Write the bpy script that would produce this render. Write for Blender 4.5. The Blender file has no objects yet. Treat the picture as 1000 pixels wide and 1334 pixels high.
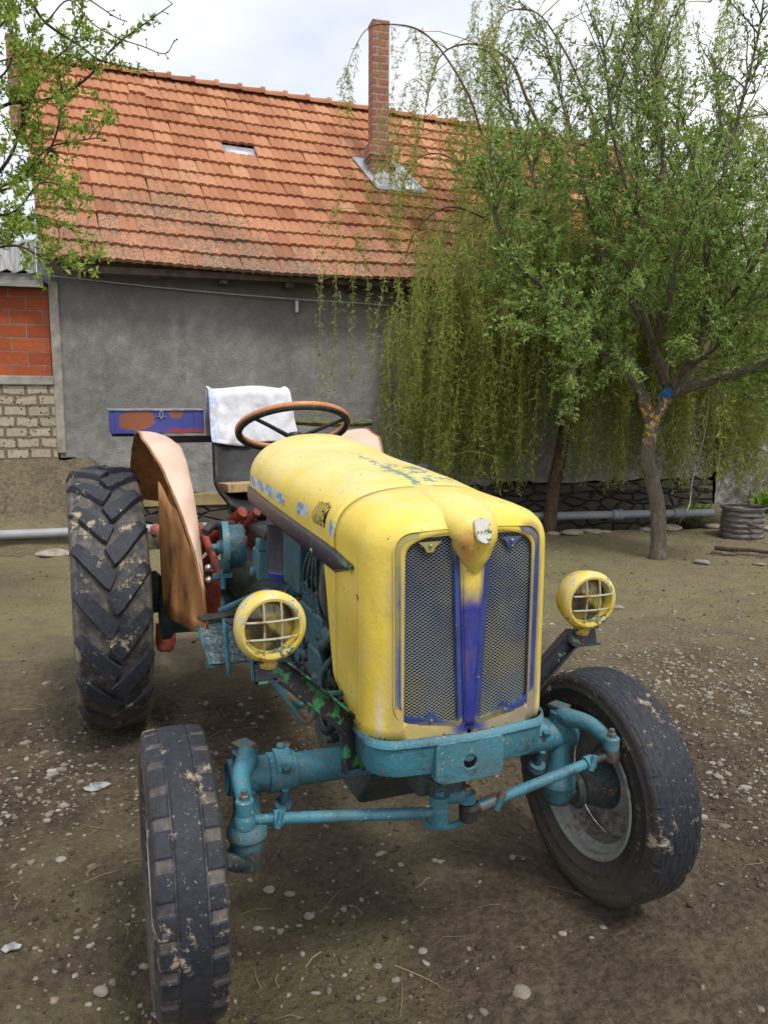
import bpy, math, random
import numpy as np
from mathutils import Vector, Matrix
random.seed(7); RNG = np.random.default_rng(7)
PI = math.pi; R_ = math.radians
scene = bpy.context.scene
COL = scene.collection

# ------------------------------------------------------------------ camera
CAMP = np.array([1.94729, -0.85091, 1.55506])
CR = np.array([0.3635299, 0.93156771, 0.0052538]); CU = np.array([-0.13913152, 0.04871579, 0.98907492]); CF = np.array([-0.92113432, 0.36028928, -0.14732008])
FPX = 1043.117
def at(px, py, depth):
    """photo position + distance along the view axis -> point in the yard"""
    return CAMP + depth * (CF + CR * (px - 500) / FPX - CU * (py - 667) / FPX)
def on_ground(px, py, z=0.0):
    d = CF + CR * (px - 500) / FPX - CU * (py - 667) / FPX
    return CAMP + d * (z - CAMP[2]) / d[2]
cam_d = bpy.data.cameras.new("camera"); cam = bpy.data.objects.new("camera", cam_d); COL.objects.link(cam)
cam.matrix_world = Matrix(((CR[0], CU[0], -CF[0], CAMP[0]), (CR[1], CU[1], -CF[1], CAMP[1]), (CR[2], CU[2], -CF[2], CAMP[2]), (0, 0, 0, 1)))
cam_d.sensor_fit = 'VERTICAL'; cam_d.sensor_height = 24; cam_d.sensor_width = 24; cam_d.lens = 24 * FPX / 1334
cam_d.clip_end = 1000; cam_d.clip_start = 0.05
scene.camera = cam
scene.view_settings.view_transform = 'Standard'; scene.view_settings.look = 'None'
scene.view_settings.exposure = 0.72; scene.view_settings.gamma = 1

# ------------------------------------------------------------------ node helper
class S:
    def __init__(s, g, sock): s.g = g; s.k = sock
    def _m(s, op, *a): return s.g.math(op, s, *a)
    def __add__(s, o): return s._m('ADD', o)
    __radd__ = __add__
    def __sub__(s, o): return s._m('SUBTRACT', o)
    def __rsub__(s, o): return s.g.math('SUBTRACT', o, s)
    def __mul__(s, o): return s._m('MULTIPLY', o)
    __rmul__ = __mul__
    def __truediv__(s, o): return s._m('DIVIDE', o)
    def abs(s): return s._m('ABSOLUTE')
    def min(s, o): return s._m('MINIMUM', o)
    def max(s, o): return s._m('MAXIMUM', o)
    def step(s, lo, hi):           # 0 below lo, 1 above hi (or reversed when lo > hi)
        n = s.g.nt.nodes.new('ShaderNodeMapRange'); n.interpolation_type = 'SMOOTHSTEP'
        s.g.put(n.inputs[0], s)
        if lo < hi: n.inputs[1].default_value = lo; n.inputs[2].default_value = hi; n.inputs[3].default_value = 0; n.inputs[4].default_value = 1
        else: n.inputs[1].default_value = hi; n.inputs[2].default_value = lo; n.inputs[3].default_value = 1; n.inputs[4].default_value = 0
        return S(s.g, n.outputs[0])
class G:
    def __init__(g, nt): g.nt = nt; g.co = None
    def put(g, inp, v):
        if isinstance(v, S): g.nt.links.new(v.k, inp)
        elif isinstance(v, (tuple, list)):
            v = tuple(v); inp.default_value = v if len(v) == len(inp.default_value) else (v + (1,))[:len(inp.default_value)]
        else: inp.default_value = v
    def math(g, op, *a):
        n = g.nt.nodes.new('ShaderNodeMath'); n.operation = op
        for i, v in enumerate(a): g.put(n.inputs[i], v)
        return S(g, n.outputs[0])
    def obj(g):
        if g.co is None: g.co = S(g, g.nt.nodes.new('ShaderNodeTexCoord').outputs['Object'])
        return g.co
    def xyz(g, v=None):
        n = g.nt.nodes.new('ShaderNodeSeparateXYZ'); g.put(n.inputs[0], v or g.obj())
        return [S(g, o) for o in n.outputs]
    def scale(g, sc, v=None):
        n = g.nt.nodes.new('ShaderNodeMapping'); g.put(n.inputs[0], v or g.obj()); n.inputs['Scale'].default_value = sc
        return S(g, n.outputs[0])
    def noise(g, sc, det=4, rough=.55, v=None, col=False):
        n = g.nt.nodes.new('ShaderNodeTexNoise'); g.put(n.inputs['Vector'], v or g.obj())
        n.inputs['Scale'].default_value = sc; n.inputs['Detail'].default_value = det; n.inputs['Roughness'].default_value = rough
        return S(g, n.outputs[1 if col else 0])
    def vor(g, sc, feat='F1', v=None, out='Distance', rnd=1.0):
        n = g.nt.nodes.new('ShaderNodeTexVoronoi'); n.feature = feat; g.put(n.inputs['Vector'], v or g.obj())
        n.inputs['Scale'].default_value = sc; n.inputs['Randomness'].default_value = rnd
        return S(g, n.outputs[out])
    def dist(g, p, v=None, sc=None):
        n = g.nt.nodes.new('ShaderNodeVectorMath'); n.operation = 'DISTANCE'
        if sc: g.put(n.inputs[0], g.scale(sc, v)); n.inputs[1].default_value = [a * b for a, b in zip(p, sc)]
        else: g.put(n.inputs[0], v or g.obj()); n.inputs[1].default_value = p
        return S(g, n.outputs['Value'])
    def mix(g, f, a, b):
        n = g.nt.nodes.new('ShaderNodeMix'); n.data_type = 'RGBA'
        g.put(n.inputs[0], f); g.put(n.inputs[6], a); g.put(n.inputs[7], b)
        return S(g, n.outputs[2])
    def ramp(g, f, *st):
        n = g.nt.nodes.new('ShaderNodeValToRGB'); g.put(n.inputs[0], f); e = n.color_ramp.elements
        while len(e) < len(st): e.new(0.5)
        for q, (p, c) in zip(e, st): q.position = p; q.color = tuple(c) + (1,)
        return S(g, n.outputs[0])
    def attr(g, name):
        n = g.nt.nodes.new('ShaderNodeAttribute'); n.attribute_name = name; return S(g, n.outputs['Fac'])
def mat(name, fn):
    m = bpy.data.materials.new(name); m.use_nodes = True; nt = m.node_tree; nt.nodes.clear()
    out = nt.nodes.new('ShaderNodeOutputMaterial'); b = nt.nodes.new('ShaderNodeBsdfPrincipled'); nt.links.new(b.outputs[0], out.inputs[0])
    g = G(nt); r = fn(g)
    g.put(b.inputs['Base Color'], r['c']); g.put(b.inputs['Roughness'], r.get('r', .7)); g.put(b.inputs['Metallic'], r.get('m', 0.0))
    if 's' in r: b.inputs['Specular IOR Level'].default_value = r['s']
    if 't' in r: b.inputs['Transmission Weight'].default_value = r['t']
    if 'h' in r:
        bp = nt.nodes.new('ShaderNodeBump'); g.put(bp.inputs['Height'], r['h']); bp.inputs['Strength'].default_value = r.get('hs', .5)
        bp.inputs['Distance'].default_value = r.get('hd', .01); nt.links.new(bp.outputs[0], b.inputs['Normal'])
    if 'tl' in r:      # thin translucent leaf
        tr = nt.nodes.new('ShaderNodeBsdfTranslucent'); g.put(tr.inputs[0], r['tl'])
        mx = nt.nodes.new('ShaderNodeMixShader'); mx.inputs[0].default_value = .48
        nt.links.new(b.outputs[0], mx.inputs[1]); nt.links.new(tr.outputs[0], mx.inputs[2]); nt.links.new(mx.outputs[0], out.inputs[0])
    return m

# ------------------------------------------------------------------ mesh helpers
def V3(a): return np.array(a, float)
def nrm(a): a = V3(a); return a / (np.linalg.norm(a) + 1e-12)
WORG = {}
class MB:
    """collects shapes; build() links them as ONE mesh object"""
    def __init__(s, xf=None): s.v = []; s.f = []; s.xf = xf
    def add(s, vs, fs):
        o = len(s.v)
        for p in vs:
            p = V3(p)
            s.v.append(s.xf(p) if s.xf else p)
        s.f += [tuple(i + o for i in f) for f in fs]
        return s
    def box(s, c, size, rot=None, taper=1.0):
        c = V3(c); h = V3(size) / 2; vs = []
        for k in (-1, 1):
            t = taper if k > 0 else 1
            for a, b in ((-1, -1), (1, -1), (1, 1), (-1, 1)):
                q = V3((a * h[0] * t, b * h[1] * t, k * h[2]))
                if rot is not None: q = np.array(rot @ Vector(q))
                vs.append(c + q)
        return s.add(vs, [(3, 2, 1, 0), (4, 5, 6, 7), (0, 1, 5, 4), (1, 2, 6, 5), (2, 3, 7, 6), (3, 0, 4, 7)])
    def tube(s, pts, r, n=12, caps=True, up=None):
        pts = [V3(p) for p in pts]; m = len(pts)
        rs = [r] * m if not hasattr(r, '__len__') else list(r)
        vs = []; a = None
        for i in range(m):
            t = nrm(pts[min(i + 1, m - 1)] - pts[max(i - 1, 0)])
            if a is None:
                q = V3((0, 0, 1)) if abs(t[2]) < .9 else V3((1, 0, 0)); a = nrm(np.cross(q, t))
            a = nrm(a - t * (a @ t)); b = np.cross(t, a)
            for k in range(n):
                w = 2 * PI * k / n; vs.append(pts[i] + rs[i] * (math.cos(w) * a + math.sin(w) * b))
        fs = [(i * n + k, i * n + (k + 1) % n, (i + 1) * n + (k + 1) % n, (i + 1) * n + k) for i in range(m - 1) for k in range(n)]
        if caps: fs += [tuple(range(n))[::-1], tuple((m - 1) * n + k for k in range(n))]
        return s.add(vs, fs)
    def lathe(s, prof, c, axis, n=32, closed=False):
        """prof = (distance along the axis, radius)"""
        c = V3(c); t = nrm(axis); q = V3((0, 0, 1)) if abs(t[2]) < .9 else V3((1, 0, 0)); a = nrm(np.cross(q, t)); b = np.cross(t, a)
        vs = []; m = len(prof)
        for (h, r) in prof:
            for k in range(n):
                w = 2 * PI * k / n; vs.append(c + t * h + max(r, 1e-4) * (math.cos(w) * a + math.sin(w) * b))
        mm = m if closed else m - 1
        fs = [(i * n + k, i * n + (k + 1) % n, ((i + 1) % m) * n + (k + 1) % n, ((i + 1) % m) * n + k) for i in range(mm) for k in range(n)]
        return s.add(vs, fs)
    def hexn(s, c, axis, r, h): return s.lathe([(0, 0), (0, r), (h * .85, r), (h, r * .85), (h, 0)], c, axis, 6)
    def grid(s, P, closeu=False, closev=False):
        """P[i][j] points"""
        m = len(P); n = len(P[0]); vs = [p for row in P for p in row]
        fs = [(i * n + j, i * n + (j + 1) % n, ((i + 1) % m) * n + (j + 1) % n, ((i + 1) % m) * n + j)
              for i in range(m if closeu else m - 1) for j in range(n if closev else n - 1)]
        return s.add(vs, fs)
    def prism(s, poly, d):
        """poly = 3-D outline, d = extrusion vector"""
        n = len(poly); d = V3(d); vs = [V3(p) for p in poly] + [V3(p) + d for p in poly]
        return s.add(vs, [tuple(range(n))[::-1], tuple(range(n, 2 * n))] + [(i, (i + 1) % n, n + (i + 1) % n, n + i) for i in range(n)])
    def build(s, name, m, parent=None, loc=None, smooth=35, bevel=0, solid=0, subs=0):
        org = V3(WORG[parent.name]) if parent else (V3(loc) if loc is not None else V3((0, 0, 0)))
        me = bpy.data.meshes.new(name); me.from_pydata([tuple(p - org) for p in s.v], [], s.f); me.update()
        o = bpy.data.objects.new(name, me); COL.objects.link(o)
        if m: me.materials.append(m)
        if parent: o.parent = parent; WORG[o.name] = org
        else: o.location = org; WORG[o.name] = org
        fix_normals(me)
        if smooth:
            me.polygons.foreach_set('use_smooth', [True] * len(me.polygons)); me.set_sharp_from_angle(angle=R_(smooth))
        if subs: x = o.modifiers.new('subdivision', 'SUBSURF'); x.levels = x.render_levels = subs
        if solid: x = o.modifiers.new('thickness', 'SOLIDIFY'); x.thickness = solid; x.offset = 0
        if bevel: x = o.modifiers.new('bevel', 'BEVEL'); x.width = bevel; x.segments = 2; x.limit_method = 'ANGLE'; x.angle_limit = R_(40)
        return o
import bmesh
def fix_normals(me):
    bm = bmesh.new(); bm.from_mesh(me); bmesh.ops.remove_doubles(bm, verts=bm.verts, dist=2e-5)
    bmesh.ops.recalc_face_normals(bm, faces=bm.faces); bm.to_mesh(me); bm.free()
def np_mesh(name, verts, faces, m, parent=None, loc=(0, 0, 0), attrs=None, smooth=False):
    me = bpy.data.meshes.new(name); verts = np.asarray(verts, np.float32); faces = np.asarray(faces, np.int32); k = faces.shape[1]
    org = V3(WORG[parent.name]) if parent else V3(loc)
    me.vertices.add(len(verts)); me.vertices.foreach_set('co', (verts - org).astype(np.float32).ravel())
    me.loops.add(faces.size); me.loops.foreach_set('vertex_index', faces.ravel())
    me.polygons.add(len(faces)); me.polygons.foreach_set('loop_start', np.arange(0, faces.size, k, dtype=np.int32))
    me.polygons.foreach_set('loop_total', np.full(len(faces), k, np.int32))
    me.update(calc_edges=True)
    if smooth: me.polygons.foreach_set('use_smooth', np.ones(len(faces), bool))
    for an, (dom, arr) in (attrs or {}).items():
        a = me.attributes.new(an, 'FLOAT', dom); a.data.foreach_set('value', np.asarray(arr, np.float32))
    me.materials.append(m)
    o = bpy.data.objects.new(name, me); COL.objects.link(o); WORG[o.name] = org
    if parent: o.parent = parent
    else: o.location = org
    return o
def tag(o, label=None, cat=None, group=None, kind=None):
    if label: o['label'] = label
    if cat: o['category'] = cat
    if group: o['group'] = group
    if kind: o['kind'] = kind
    return o
def thing(name, label, cat, loc=(0, 0, 0), group=None):
    o = bpy.data.objects.new(name, None); COL.objects.link(o); o.location = loc; o.empty_display_size = .1; WORG[o.name] = V3(loc)
    return tag(o, label, cat, group)
def vnoise(x, y, seed=0):
    x = np.asarray(x, float); y = np.asarray(y, float); xi = np.floor(x).astype(np.int64); yi = np.floor(y).astype(np.int64); fx = x - xi; fy = y - yi
    fx = fx * fx * (3 - 2 * fx); fy = fy * fy * (3 - 2 * fy)
    def h(a, b):
        n = (a * 374761393 + b * 668265263 + seed * 974634777) & 0xffffffff; n = ((n ^ (n >> 13)) * 1274126177) & 0xffffffff; return ((n ^ (n >> 16)) & 0xffff) / 65535.
    return (h(xi, yi) * (1 - fx) + h(xi + 1, yi) * fx) * (1 - fy) + (h(xi, yi + 1) * (1 - fx) + h(xi + 1, yi + 1) * fx) * fy
def fbm(x, y, seed=0, o=4): return sum(vnoise(x * 2 ** i, y * 2 ** i, seed + i) / 2 ** i for i in range(o)) / (2 - 2 ** (1 - o))
def sstep(x, a, b): t = np.clip((x - a) / (b - a), 0, 1); return t * t * (3 - 2 * t)
def catmull(pts, k=6):
    P = [V3(p) for p in pts]; P = [2 * P[0] - P[1]] + P + [2 * P[-1] - P[-2]]; out = []
    for i in range(1, len(P) - 2):
        for j in range(k):
            t = j / k; a, b, c, d = P[i - 1:i + 3]
            out.append(.5 * (2 * b + (c - a) * t + (2 * a - 5 * b + 4 * c - d) * t * t + (3 * b - a - 3 * c + d) * t ** 3))
    return out + [P[-2]]

# ------------------------------------------------------------------ world: overcast sky
SUN_EL, SUN_AZ = 58, 75
w = bpy.data.worlds.new("World"); scene.world = w; w.use_nodes = True
g = G(w.node_tree); nt = w.node_tree; nt.nodes.clear()
wo = nt.nodes.new('ShaderNodeOutputWorld'); bg = nt.nodes.new('ShaderNodeBackground'); nt.links.new(bg.outputs[0], wo.inputs[0])
sky = nt.nodes.new('ShaderNodeTexSky'); sky.sky_type = 'NISHITA'; sky.sun_disc = False; sky.sun_elevation = R_(SUN_EL); sky.sun_rotation = R_(SUN_AZ)
gen = S(g, nt.nodes.new('ShaderNodeTexCoord').outputs['Generated'])
gx, gy, gz = g.xyz(gen)
cl = g.noise(1.6, 5, .5, g.scale((1, 1, 2.2), gen))
cl2 = g.noise(4.5, 4, .5, g.scale((1, 1, 2), gen))
fac = (cl * .75 + cl2 * .25).step(.38, .62)
cloud = g.mix(fac, (4.8, 5.2, 6.0), (7.5, 7.5, 7.6))
cov = (cl2 * .5 + cl * .5).step(.30, .44) * .35 + .65
g.put(bg.inputs[0], g.mix(cov, S(g, sky.outputs[0]), cloud)); bg.inputs[1].default_value = 0.1
sd = bpy.data.lights.new('sun', 'SUN'); sd.energy = 1.5; sd.angle = R_(11); sd.color = (1, .96, .9)
so = bpy.data.objects.new('sun', sd); COL.objects.link(so)
sdir = V3((math.sin(R_(SUN_AZ)) * math.cos(R_(SUN_EL)), math.cos(R_(SUN_AZ)) * math.cos(R_(SUN_EL)), math.sin(R_(SUN_EL))))
so.rotation_euler = Vector(sdir).to_track_quat('Z', 'Y').to_euler()

# ------------------------------------------------------------------ house frame
HA = R_(5.5); HU = V3((math.sin(HA), math.cos(HA), 0)); HN = V3((-math.cos(HA), math.sin(HA), 0)); HO = V3((-7.9, -1.6, 0))
def H(u, d, z): return HO + HU * u + HN * d + V3((0, 0, z))
HROT = Matrix.Rotation(PI / 2 - HA, 3, 'Z')   # x axis -> HU
def ditch_near(u): return -1.62 - .22 * sstep(u, 6.8, 8.6) + .03 * np.sin(u * 3.1) + .02 * np.sin(u * 7.7 + 1)
def ground_h(x, y):
    x = np.asarray(x, float); y = np.asarray(y, float)
    u = (x - HO[0]) * HU[0] + (y - HO[1]) * HU[1]; d = (x - HO[0]) * HN[0] + (y - HO[1]) * HN[1]
    z = .05 * (fbm(x * .7, y * .7, 3) - .5) + .026 * (fbm(x * 4, y * 4, 9) - .5) + .024 * (fbm(x * 14, y * 14, 5, 3) - .5)
    e = ditch_near(u)
    right_end = 1 - sstep(u, 8.3, 8.9)
    left_fill = 1 - sstep(u, .9, 2.0)
    cut = sstep(d, e, e + .18) * right_end
    z = z - .52 * cut * (1 - left_fill * sstep(d, -1.25, -.85))
    rise = left_fill * sstep(d, -1.05 + .25 * (fbm(x * 2.5, y * 2.5, 14) - .5), -.05) * (.8 + .1 * (fbm(x * 3, y * 3, 4) - .5)) + left_fill * sstep(d, -1.0, -.7) * .10 * (fbm(x * 9, y * 9, 24, 4) - .5)
    z = z + rise
    # keep the wheels' patch of yard flat
    near = np.exp(-((x + .9) ** 2 + y ** 2) / 4.0)
    z = z * (1 - .55 * near) - .004
    return z

# ------------------------------------------------------------------ materials: setting
def m_ground(g):
    n1 = g.noise(.55, 6, .6); n2 = g.noise(3.2, 8, .65); n3 = g.noise(26, 6, .7); n4 = g.noise(110, 4, .7)
    soil = g.ramp(n2, (.25, (.072, .051, .033)), (.5, (.135, .102, .067)), (.75, (.205, .162, .110)))
    soil = g.mix(n3.step(.38, .62), soil, g.mix(.55, soil, (.022, .015, .010))); soil = g.mix(n4.step(.56, .72) * .5, soil, (.25, .21, .16)); soil = g.mix(g.noise(240, 2).step(.60, .68) * .45, soil, (.02, .014, .009))
    x, y, z = g.xyz()
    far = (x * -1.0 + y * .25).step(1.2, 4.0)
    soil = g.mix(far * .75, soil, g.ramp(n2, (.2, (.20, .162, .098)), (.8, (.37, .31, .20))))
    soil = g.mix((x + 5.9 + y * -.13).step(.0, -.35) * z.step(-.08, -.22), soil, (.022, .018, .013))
    mossm = z.step(.3, .1) * ((n1 * .55 + n2 * .45) + far * .05).step(.47, .62) * (n3.step(.35, .6) * .65 + .35)
    soil = g.mix(mossm * (far * .35 + .30), soil, g.ramp(n3, (.3, (.14, .14, .042)), (.7, (.25, .24, .085))))
    soil = g.mix(z.step(.12, .3) * (n2 * .5 + n3 * .5).step(.40, .6) * .75, soil, (.085, .062, .042))
    # damp dark crumbs and pale grit
    c1 = g.vor(38, 'F1'); c2 = g.vor(85, 'F1')
    soil = g.mix(c1.step(.22, .12) * g.noise(5, 3).step(.5, .62), soil, (.035, .022, .014))
    gm = g.vor(60, 'F1', out='Color'); gr = c2.step(.22, .12) * g.noise(2.1, 4).step(.5, .66) * n4.step(.45, .6)
    soil = g.mix(gr * .75, soil, (.36, .34, .30))
    return dict(c=soil, r=.93, s=.25, h=n3 * .9 + n4 * .35 + c1 * -.4 + n2, hs=1.0, hd=.03)
M_ground = mat('yard_soil', m_ground)
def m_plaster(g):
    n = g.noise(1.1, 6, .6); n2 = g.noise(9, 6, .65); n3 = g.noise(90, 5, .75); x, y, z = g.xyz()
    c = g.ramp(n * .6 + n2 * .4, (.34, (.18, .175, .160)), (.5, (.275, .268, .250)), (.64, (.41, .40, .375)))
    pale = (n2 * .6 + g.noise(2.3, 5) * .4).step(.56, .68)
    c = g.mix(pale * .5, c, (.42, .415, .40)); c = g.mix(n3.step(.48, .66) * .45, c, (.10, .097, .09)); c = g.mix(g.noise(38, 5, .8).step(.5, .68) * .35, c, (.40, .39, .36)); c = g.mix(g.noise(3.2, 7, .75, g.scale((1, 1, .35))).step(.56, .70) * .3, c, (.12, .115, .105)); c = g.mix(g.noise(60, 3, .6).step(.6, .68) * .25, c, (.45, .44, .42))
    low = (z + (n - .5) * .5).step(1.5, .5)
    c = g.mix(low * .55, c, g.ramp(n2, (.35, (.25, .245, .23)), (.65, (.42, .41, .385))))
    up = (z + (n2 - .5) * .3).step(2.3, 2.75); c = g.mix(up * .45, c, (.115, .112, .105))  # wall darkened below the eave: its shade put into the colour
    crack = (g.noise(1.6, 9, .7) - .5).abs().step(.004, .0) * g.noise(1.1, 2).step(.45, .55); c = g.mix(crack * low * .8, c, (.06, .055, .05))
    return dict(c=c, r=.95, s=.2, h=n3 * .8 + n2 * .8 + g.noise(40, 4, .7) * .6, hs=.9, hd=.02)
M_plaster = mat('grey_render', m_plaster)
M_band = mat('ochre_footing', lambda g: dict(c=g.ramp(g.noise(6, 6), (.3, (.22, .16, .06)), (.7, (.42, .33, .15))), r=.9, h=g.noise(30), hs=.5))
def m_rubble(g):
    v = g.scale((1, 1, 2.3)); c = g.vor(3.6, 'F1', v=v, out='Color'); e = g.vor(3.6, 'DISTANCE_TO_EDGE', v=v) + (g.noise(9, 5) - .5) * .09; n = g.noise(16, 6)
    sc = g.xyz(c)[0]
    col = g.mix(sc, (.05, .044, .035), (.105, .092, .07)); col = g.mix(g.noise(3, 5).step(.5, .65) * .6, col, (.035, .045, .015)); col = g.mix((n - .5) * 1.2 + .4, col, (.09, .08, .06))
    col = g.mix(e.step(.06, .01), col, (.022, .019, .015))
    return dict(c=col, r=.95, h=e.step(0, .14) + n * .3, hs=1, hd=.04)
M_rubble = mat('rubble_stone', m_rubble)
def m_tile(g):
    r = g.attr('rnd'); low = g.attr('low'); n = g.noise(7, 5); n2 = g.noise(28, 6, .7); n3 = g.noise(.9, 4)
    c = g.ramp(r * .75 + n * .25, (.1, (.29, .110, .055)), (.4, (.43, .19, .100)), (.65, (.53, .255, .135)), (.95, (.57, .33, .19)))
    c = g.mix((n2 - .5) * 1.3 + .18, c, (.26, .10, .055))
    vs_ = g.noise(30, 5, .65, g.scale((1, 1, .3))); st = (vs_ * .62 + n * .13 + low * .30 + (r - .5) * .05 + (n3 - .5) * .3).step(.58, .70)
    c = g.mix(st * .85, c, g.ramp(g.noise(55, 4), (.42, (.085, .055, .042)), (.66, (.36, .27, .22))))
    ol = (g.noise(12, 4) * .6 + n3 * .4 + low * .1).step(.60, .72); c = g.mix(ol * .5, c, (.17, .14, .055))
    return dict(c=c, r=.9, s=.25, h=n2, hs=.35, hd=.006)
M_tile = mat('clay_tile', m_tile)
def brick_mat(g, c1, c2, mortar, sx, bw, rh, ms=.012, axis=None, bump=1.0, holes=False, u=None):
    x, y, z = g.xyz()
    uu = x * HU[0] + y * HU[1] if u is None else u(x, y, z)
    cb = g.nt.nodes.new('ShaderNodeCombineXYZ'); nz = g.noise(7, 3)
    g.put(cb.inputs[0], uu + (nz - .5) * .045); g.put(cb.inputs[1], z + (g.noise(5, 3, v=g.scale((1, 1.3, .8))) - .5) * .05)
    n = g.nt.nodes.new('ShaderNodeTexBrick'); g.nt.links.new(cb.outputs[0], n.inputs[0]); n.inputs['Scale'].default_value = 1
    n.inputs['Color1'].default_value = c1 + (1,); n.inputs['Color2'].default_value = c2 + (1,); n.inputs['Mortar'].default_value = mortar + (1,)
    n.inputs['Mortar Size'].default_value = ms; n.inputs['Mortar Smooth'].default_value = .3; n.inputs['Brick Width'].default_value = bw; n.inputs['Row Height'].default_value = rh
    n.offset = .5
    col = S(g, n.outputs[0]); f = S(g, n.outputs[1]); nn = g.noise(22, 6, .7)
    col = g.mix((nn - .5) * 1.4 + .2, col, tuple(a * .45 for a in c1))
    h = f * -1.0 + nn * .35
    if holes:
        hv = g.vor(24, 'F1'); hm = hv.step(.26, .16) * g.noise(9, 2).step(.42, .5); col = g.mix(hm, col, (.05, .035, .02)); h = h - hm * .8
    return dict(c=col, r=.93, s=.2, h=h, hs=bump, hd=.015)
M_redbrick = mat('hollow_red_brick', lambda g: brick_mat(g, (.46, .115, .045), (.33, .08, .035), (.27, .22, .18), 1, .34, .148, .008))
M_adobe = mat('mud_brick', lambda g: brick_mat(g, (.50, .43, .32), (.40, .34, .25), (.17, .135, .09), 1, .24, .118, .016, holes=True, bump=1.2))
M_chim = mat('chimney_brick', lambda g: brick_mat(g, (.42, .17, .10), (.33, .13, .09), (.36, .33, .30), 1, .30, .098, .016, u=lambda x, y, z: x + y))
M_conc = mat('old_concrete', lambda g: dict(c=g.ramp(g.noise(8, 6), (.3, (.22, .20, .17)), (.7, (.40, .37, .32))), r=.95, h=g.noise(40, 5), hs=.5))
M_wood_grey = mat('weathered_board', lambda g: dict(c=g.ramp(g.noise(5, 6, .6, g.scale((1, 1, 14))), (.3, (.16, .15, .14)), (.7, (.36, .35, .33))), r=.9, h=g.noise(5, 6, .6, g.scale((1, 1, 14))), hs=.5))
M_eave = mat('dark_timber', lambda g: dict(c=g.ramp(g.noise(12, 5), (.3, (.05, .035, .025)), (.7, (.12, .09, .065))), r=.9))
M_plank = mat('white_plank', lambda g: dict(c=g.ramp(g.noise(6, 5, .6, g.scale((6, 6, 1))), (.3, (.28, .28, .28)), (.7, (.62, .62, .61))), r=.85))
M_zinc = mat('zinc_sheet', lambda g: dict(c=g.ramp(g.noise(6, 5), (.3, (.36, .38, .40)), (.7, (.58, .60, .63))), r=.45, m=.5))
M_mortar = mat('lime_patch', lambda g: dict(c=g.ramp(g.noise(9, 5), (.3, (.34, .32, .29)), (.7, (.62, .60, .56))), r=.9, h=g.noise(25), hs=.6))
M_pipe = mat('grey_plastic_pipe', lambda g: dict(c=g.ramp(g.noise(4, 6), (.3, (.27, .28, .30)), (.7, (.40, .41, .43))), r=.45))
M_black = mat('deep_black', lambda g: dict(c=(.006, .006, .007), r=.9, s=.1))
M_wire = mat('white_wire', lambda g: dict(c=(.5, .5, .48), r=.6))
def m_stone(g):
    r = g.attr('rnd'); n = g.noise(18, 5)
    c = g.ramp(r, (0, (.15, .12, .09)), (.3, (.24, .21, .17)), (.6, (.34, .32, .28)), (.86, (.22, .155, .10)), (1, (.44, .42, .39)))
    return dict(c=g.mix((n - .5) * 1.3 + .25, c, (.12, .10, .075)), r=.85, s=.3, h=n, hs=.3, hd=.005)
M_stone = mat('river_stone', m_stone)
M_rock = mat('dusty_rock', lambda g: dict(c=g.ramp(g.noise(9, 7, .65), (.3, (.16, .13, .10)), (.55, (.33, .28, .22)), (.75, (.48, .43, .36))), r=.92, h=g.noise(22, 6), hs=.7, hd=.02))
def m_bwall(g):
    n = g.noise(2.2, 7, .65); n2 = g.noise(11, 6, .7)
    c = g.ramp(n * .6 + n2 * .4, (.36, (.05, .035, .028)), (.48, (.15, .125, .105)), (.55, (.27, .26, .25)), (.68, (.55, .55, .54)))
    return dict(c=c, r=.95, h=n2 + n, hs=.9, hd=.05)
M_bwall = mat('flaking_wall', m_bwall)
def m_bark(g, a, b, lich=None):
    n = g.noise(7, 7, .7, g.scale((3, 3, .8))); n2 = g.noise(30, 5)
    c = g.ramp(n, (.3, a), (.7, b)); c = g.mix((n2 - .5) * 1.2 + .2, c, tuple(q * .5 for q in a))
    if lich:
        x, y, z = g.xyz(); lm = g.noise(24, 4).step(.53, .58) * z.step(1.05, 1.16) * z.step(1.62, 1.45)
        c = g.mix(lm, c, lich)
        wm = g.noise(17, 4, v=g.scale((1.2, 1, 1))).step(.57, .64) * z.step(1.0, 1.15) * z.step(1.7, 1.5); c = g.mix(wm * .8, c, (.42, .42, .40))
    return dict(c=c, r=.95, s=.2, h=n + n2 * .4, hs=.8, hd=.02)
M_bark1 = mat('plum_bark', lambda g: m_bark(g, (.085, .068, .052), (.215, .175, .135), (.52, .30, .03)))
M_bark2 = mat('willow_bark', lambda g: m_bark(g, (.07, .042, .028), (.20, .125, .085)))
M_bark3 = mat('twig_bark', lambda g: m_bark(g, (.045, .032, .028), (.115, .085, .07)))
M_withe = mat('yellow_withe', lambda g: dict(c=g.ramp(g.noise(3, 3), (.3, (.22, .17, .035)), (.7, (.42, .34, .09))), r=.6))
def leafmat(*st):
    def f(g):
        c = g.ramp(g.attr('rnd'), *st); return dict(c=c, r=.5, s=.35, tl=c)
    return f
M_leaf1 = mat('plum_leaf', leafmat((0, (.125, .205, .04)), (.45, (.265, .385, .085)), (.8, (.42, .54, .18)), (1, (.58, .65, .33))))
M_leaf2 = mat('willow_leaf', leafmat((0, (.13, .19, .028)), (.5, (.30, .375, .070)), (1, (.55, .57, .18))))
M_leaf3 = mat('spring_leaf', leafmat((0, (.13, .22, .03)), (.5, (.30, .43, .06)), (.85, (.48, .57, .14)), (1, (.58, .48, .12))))

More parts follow.
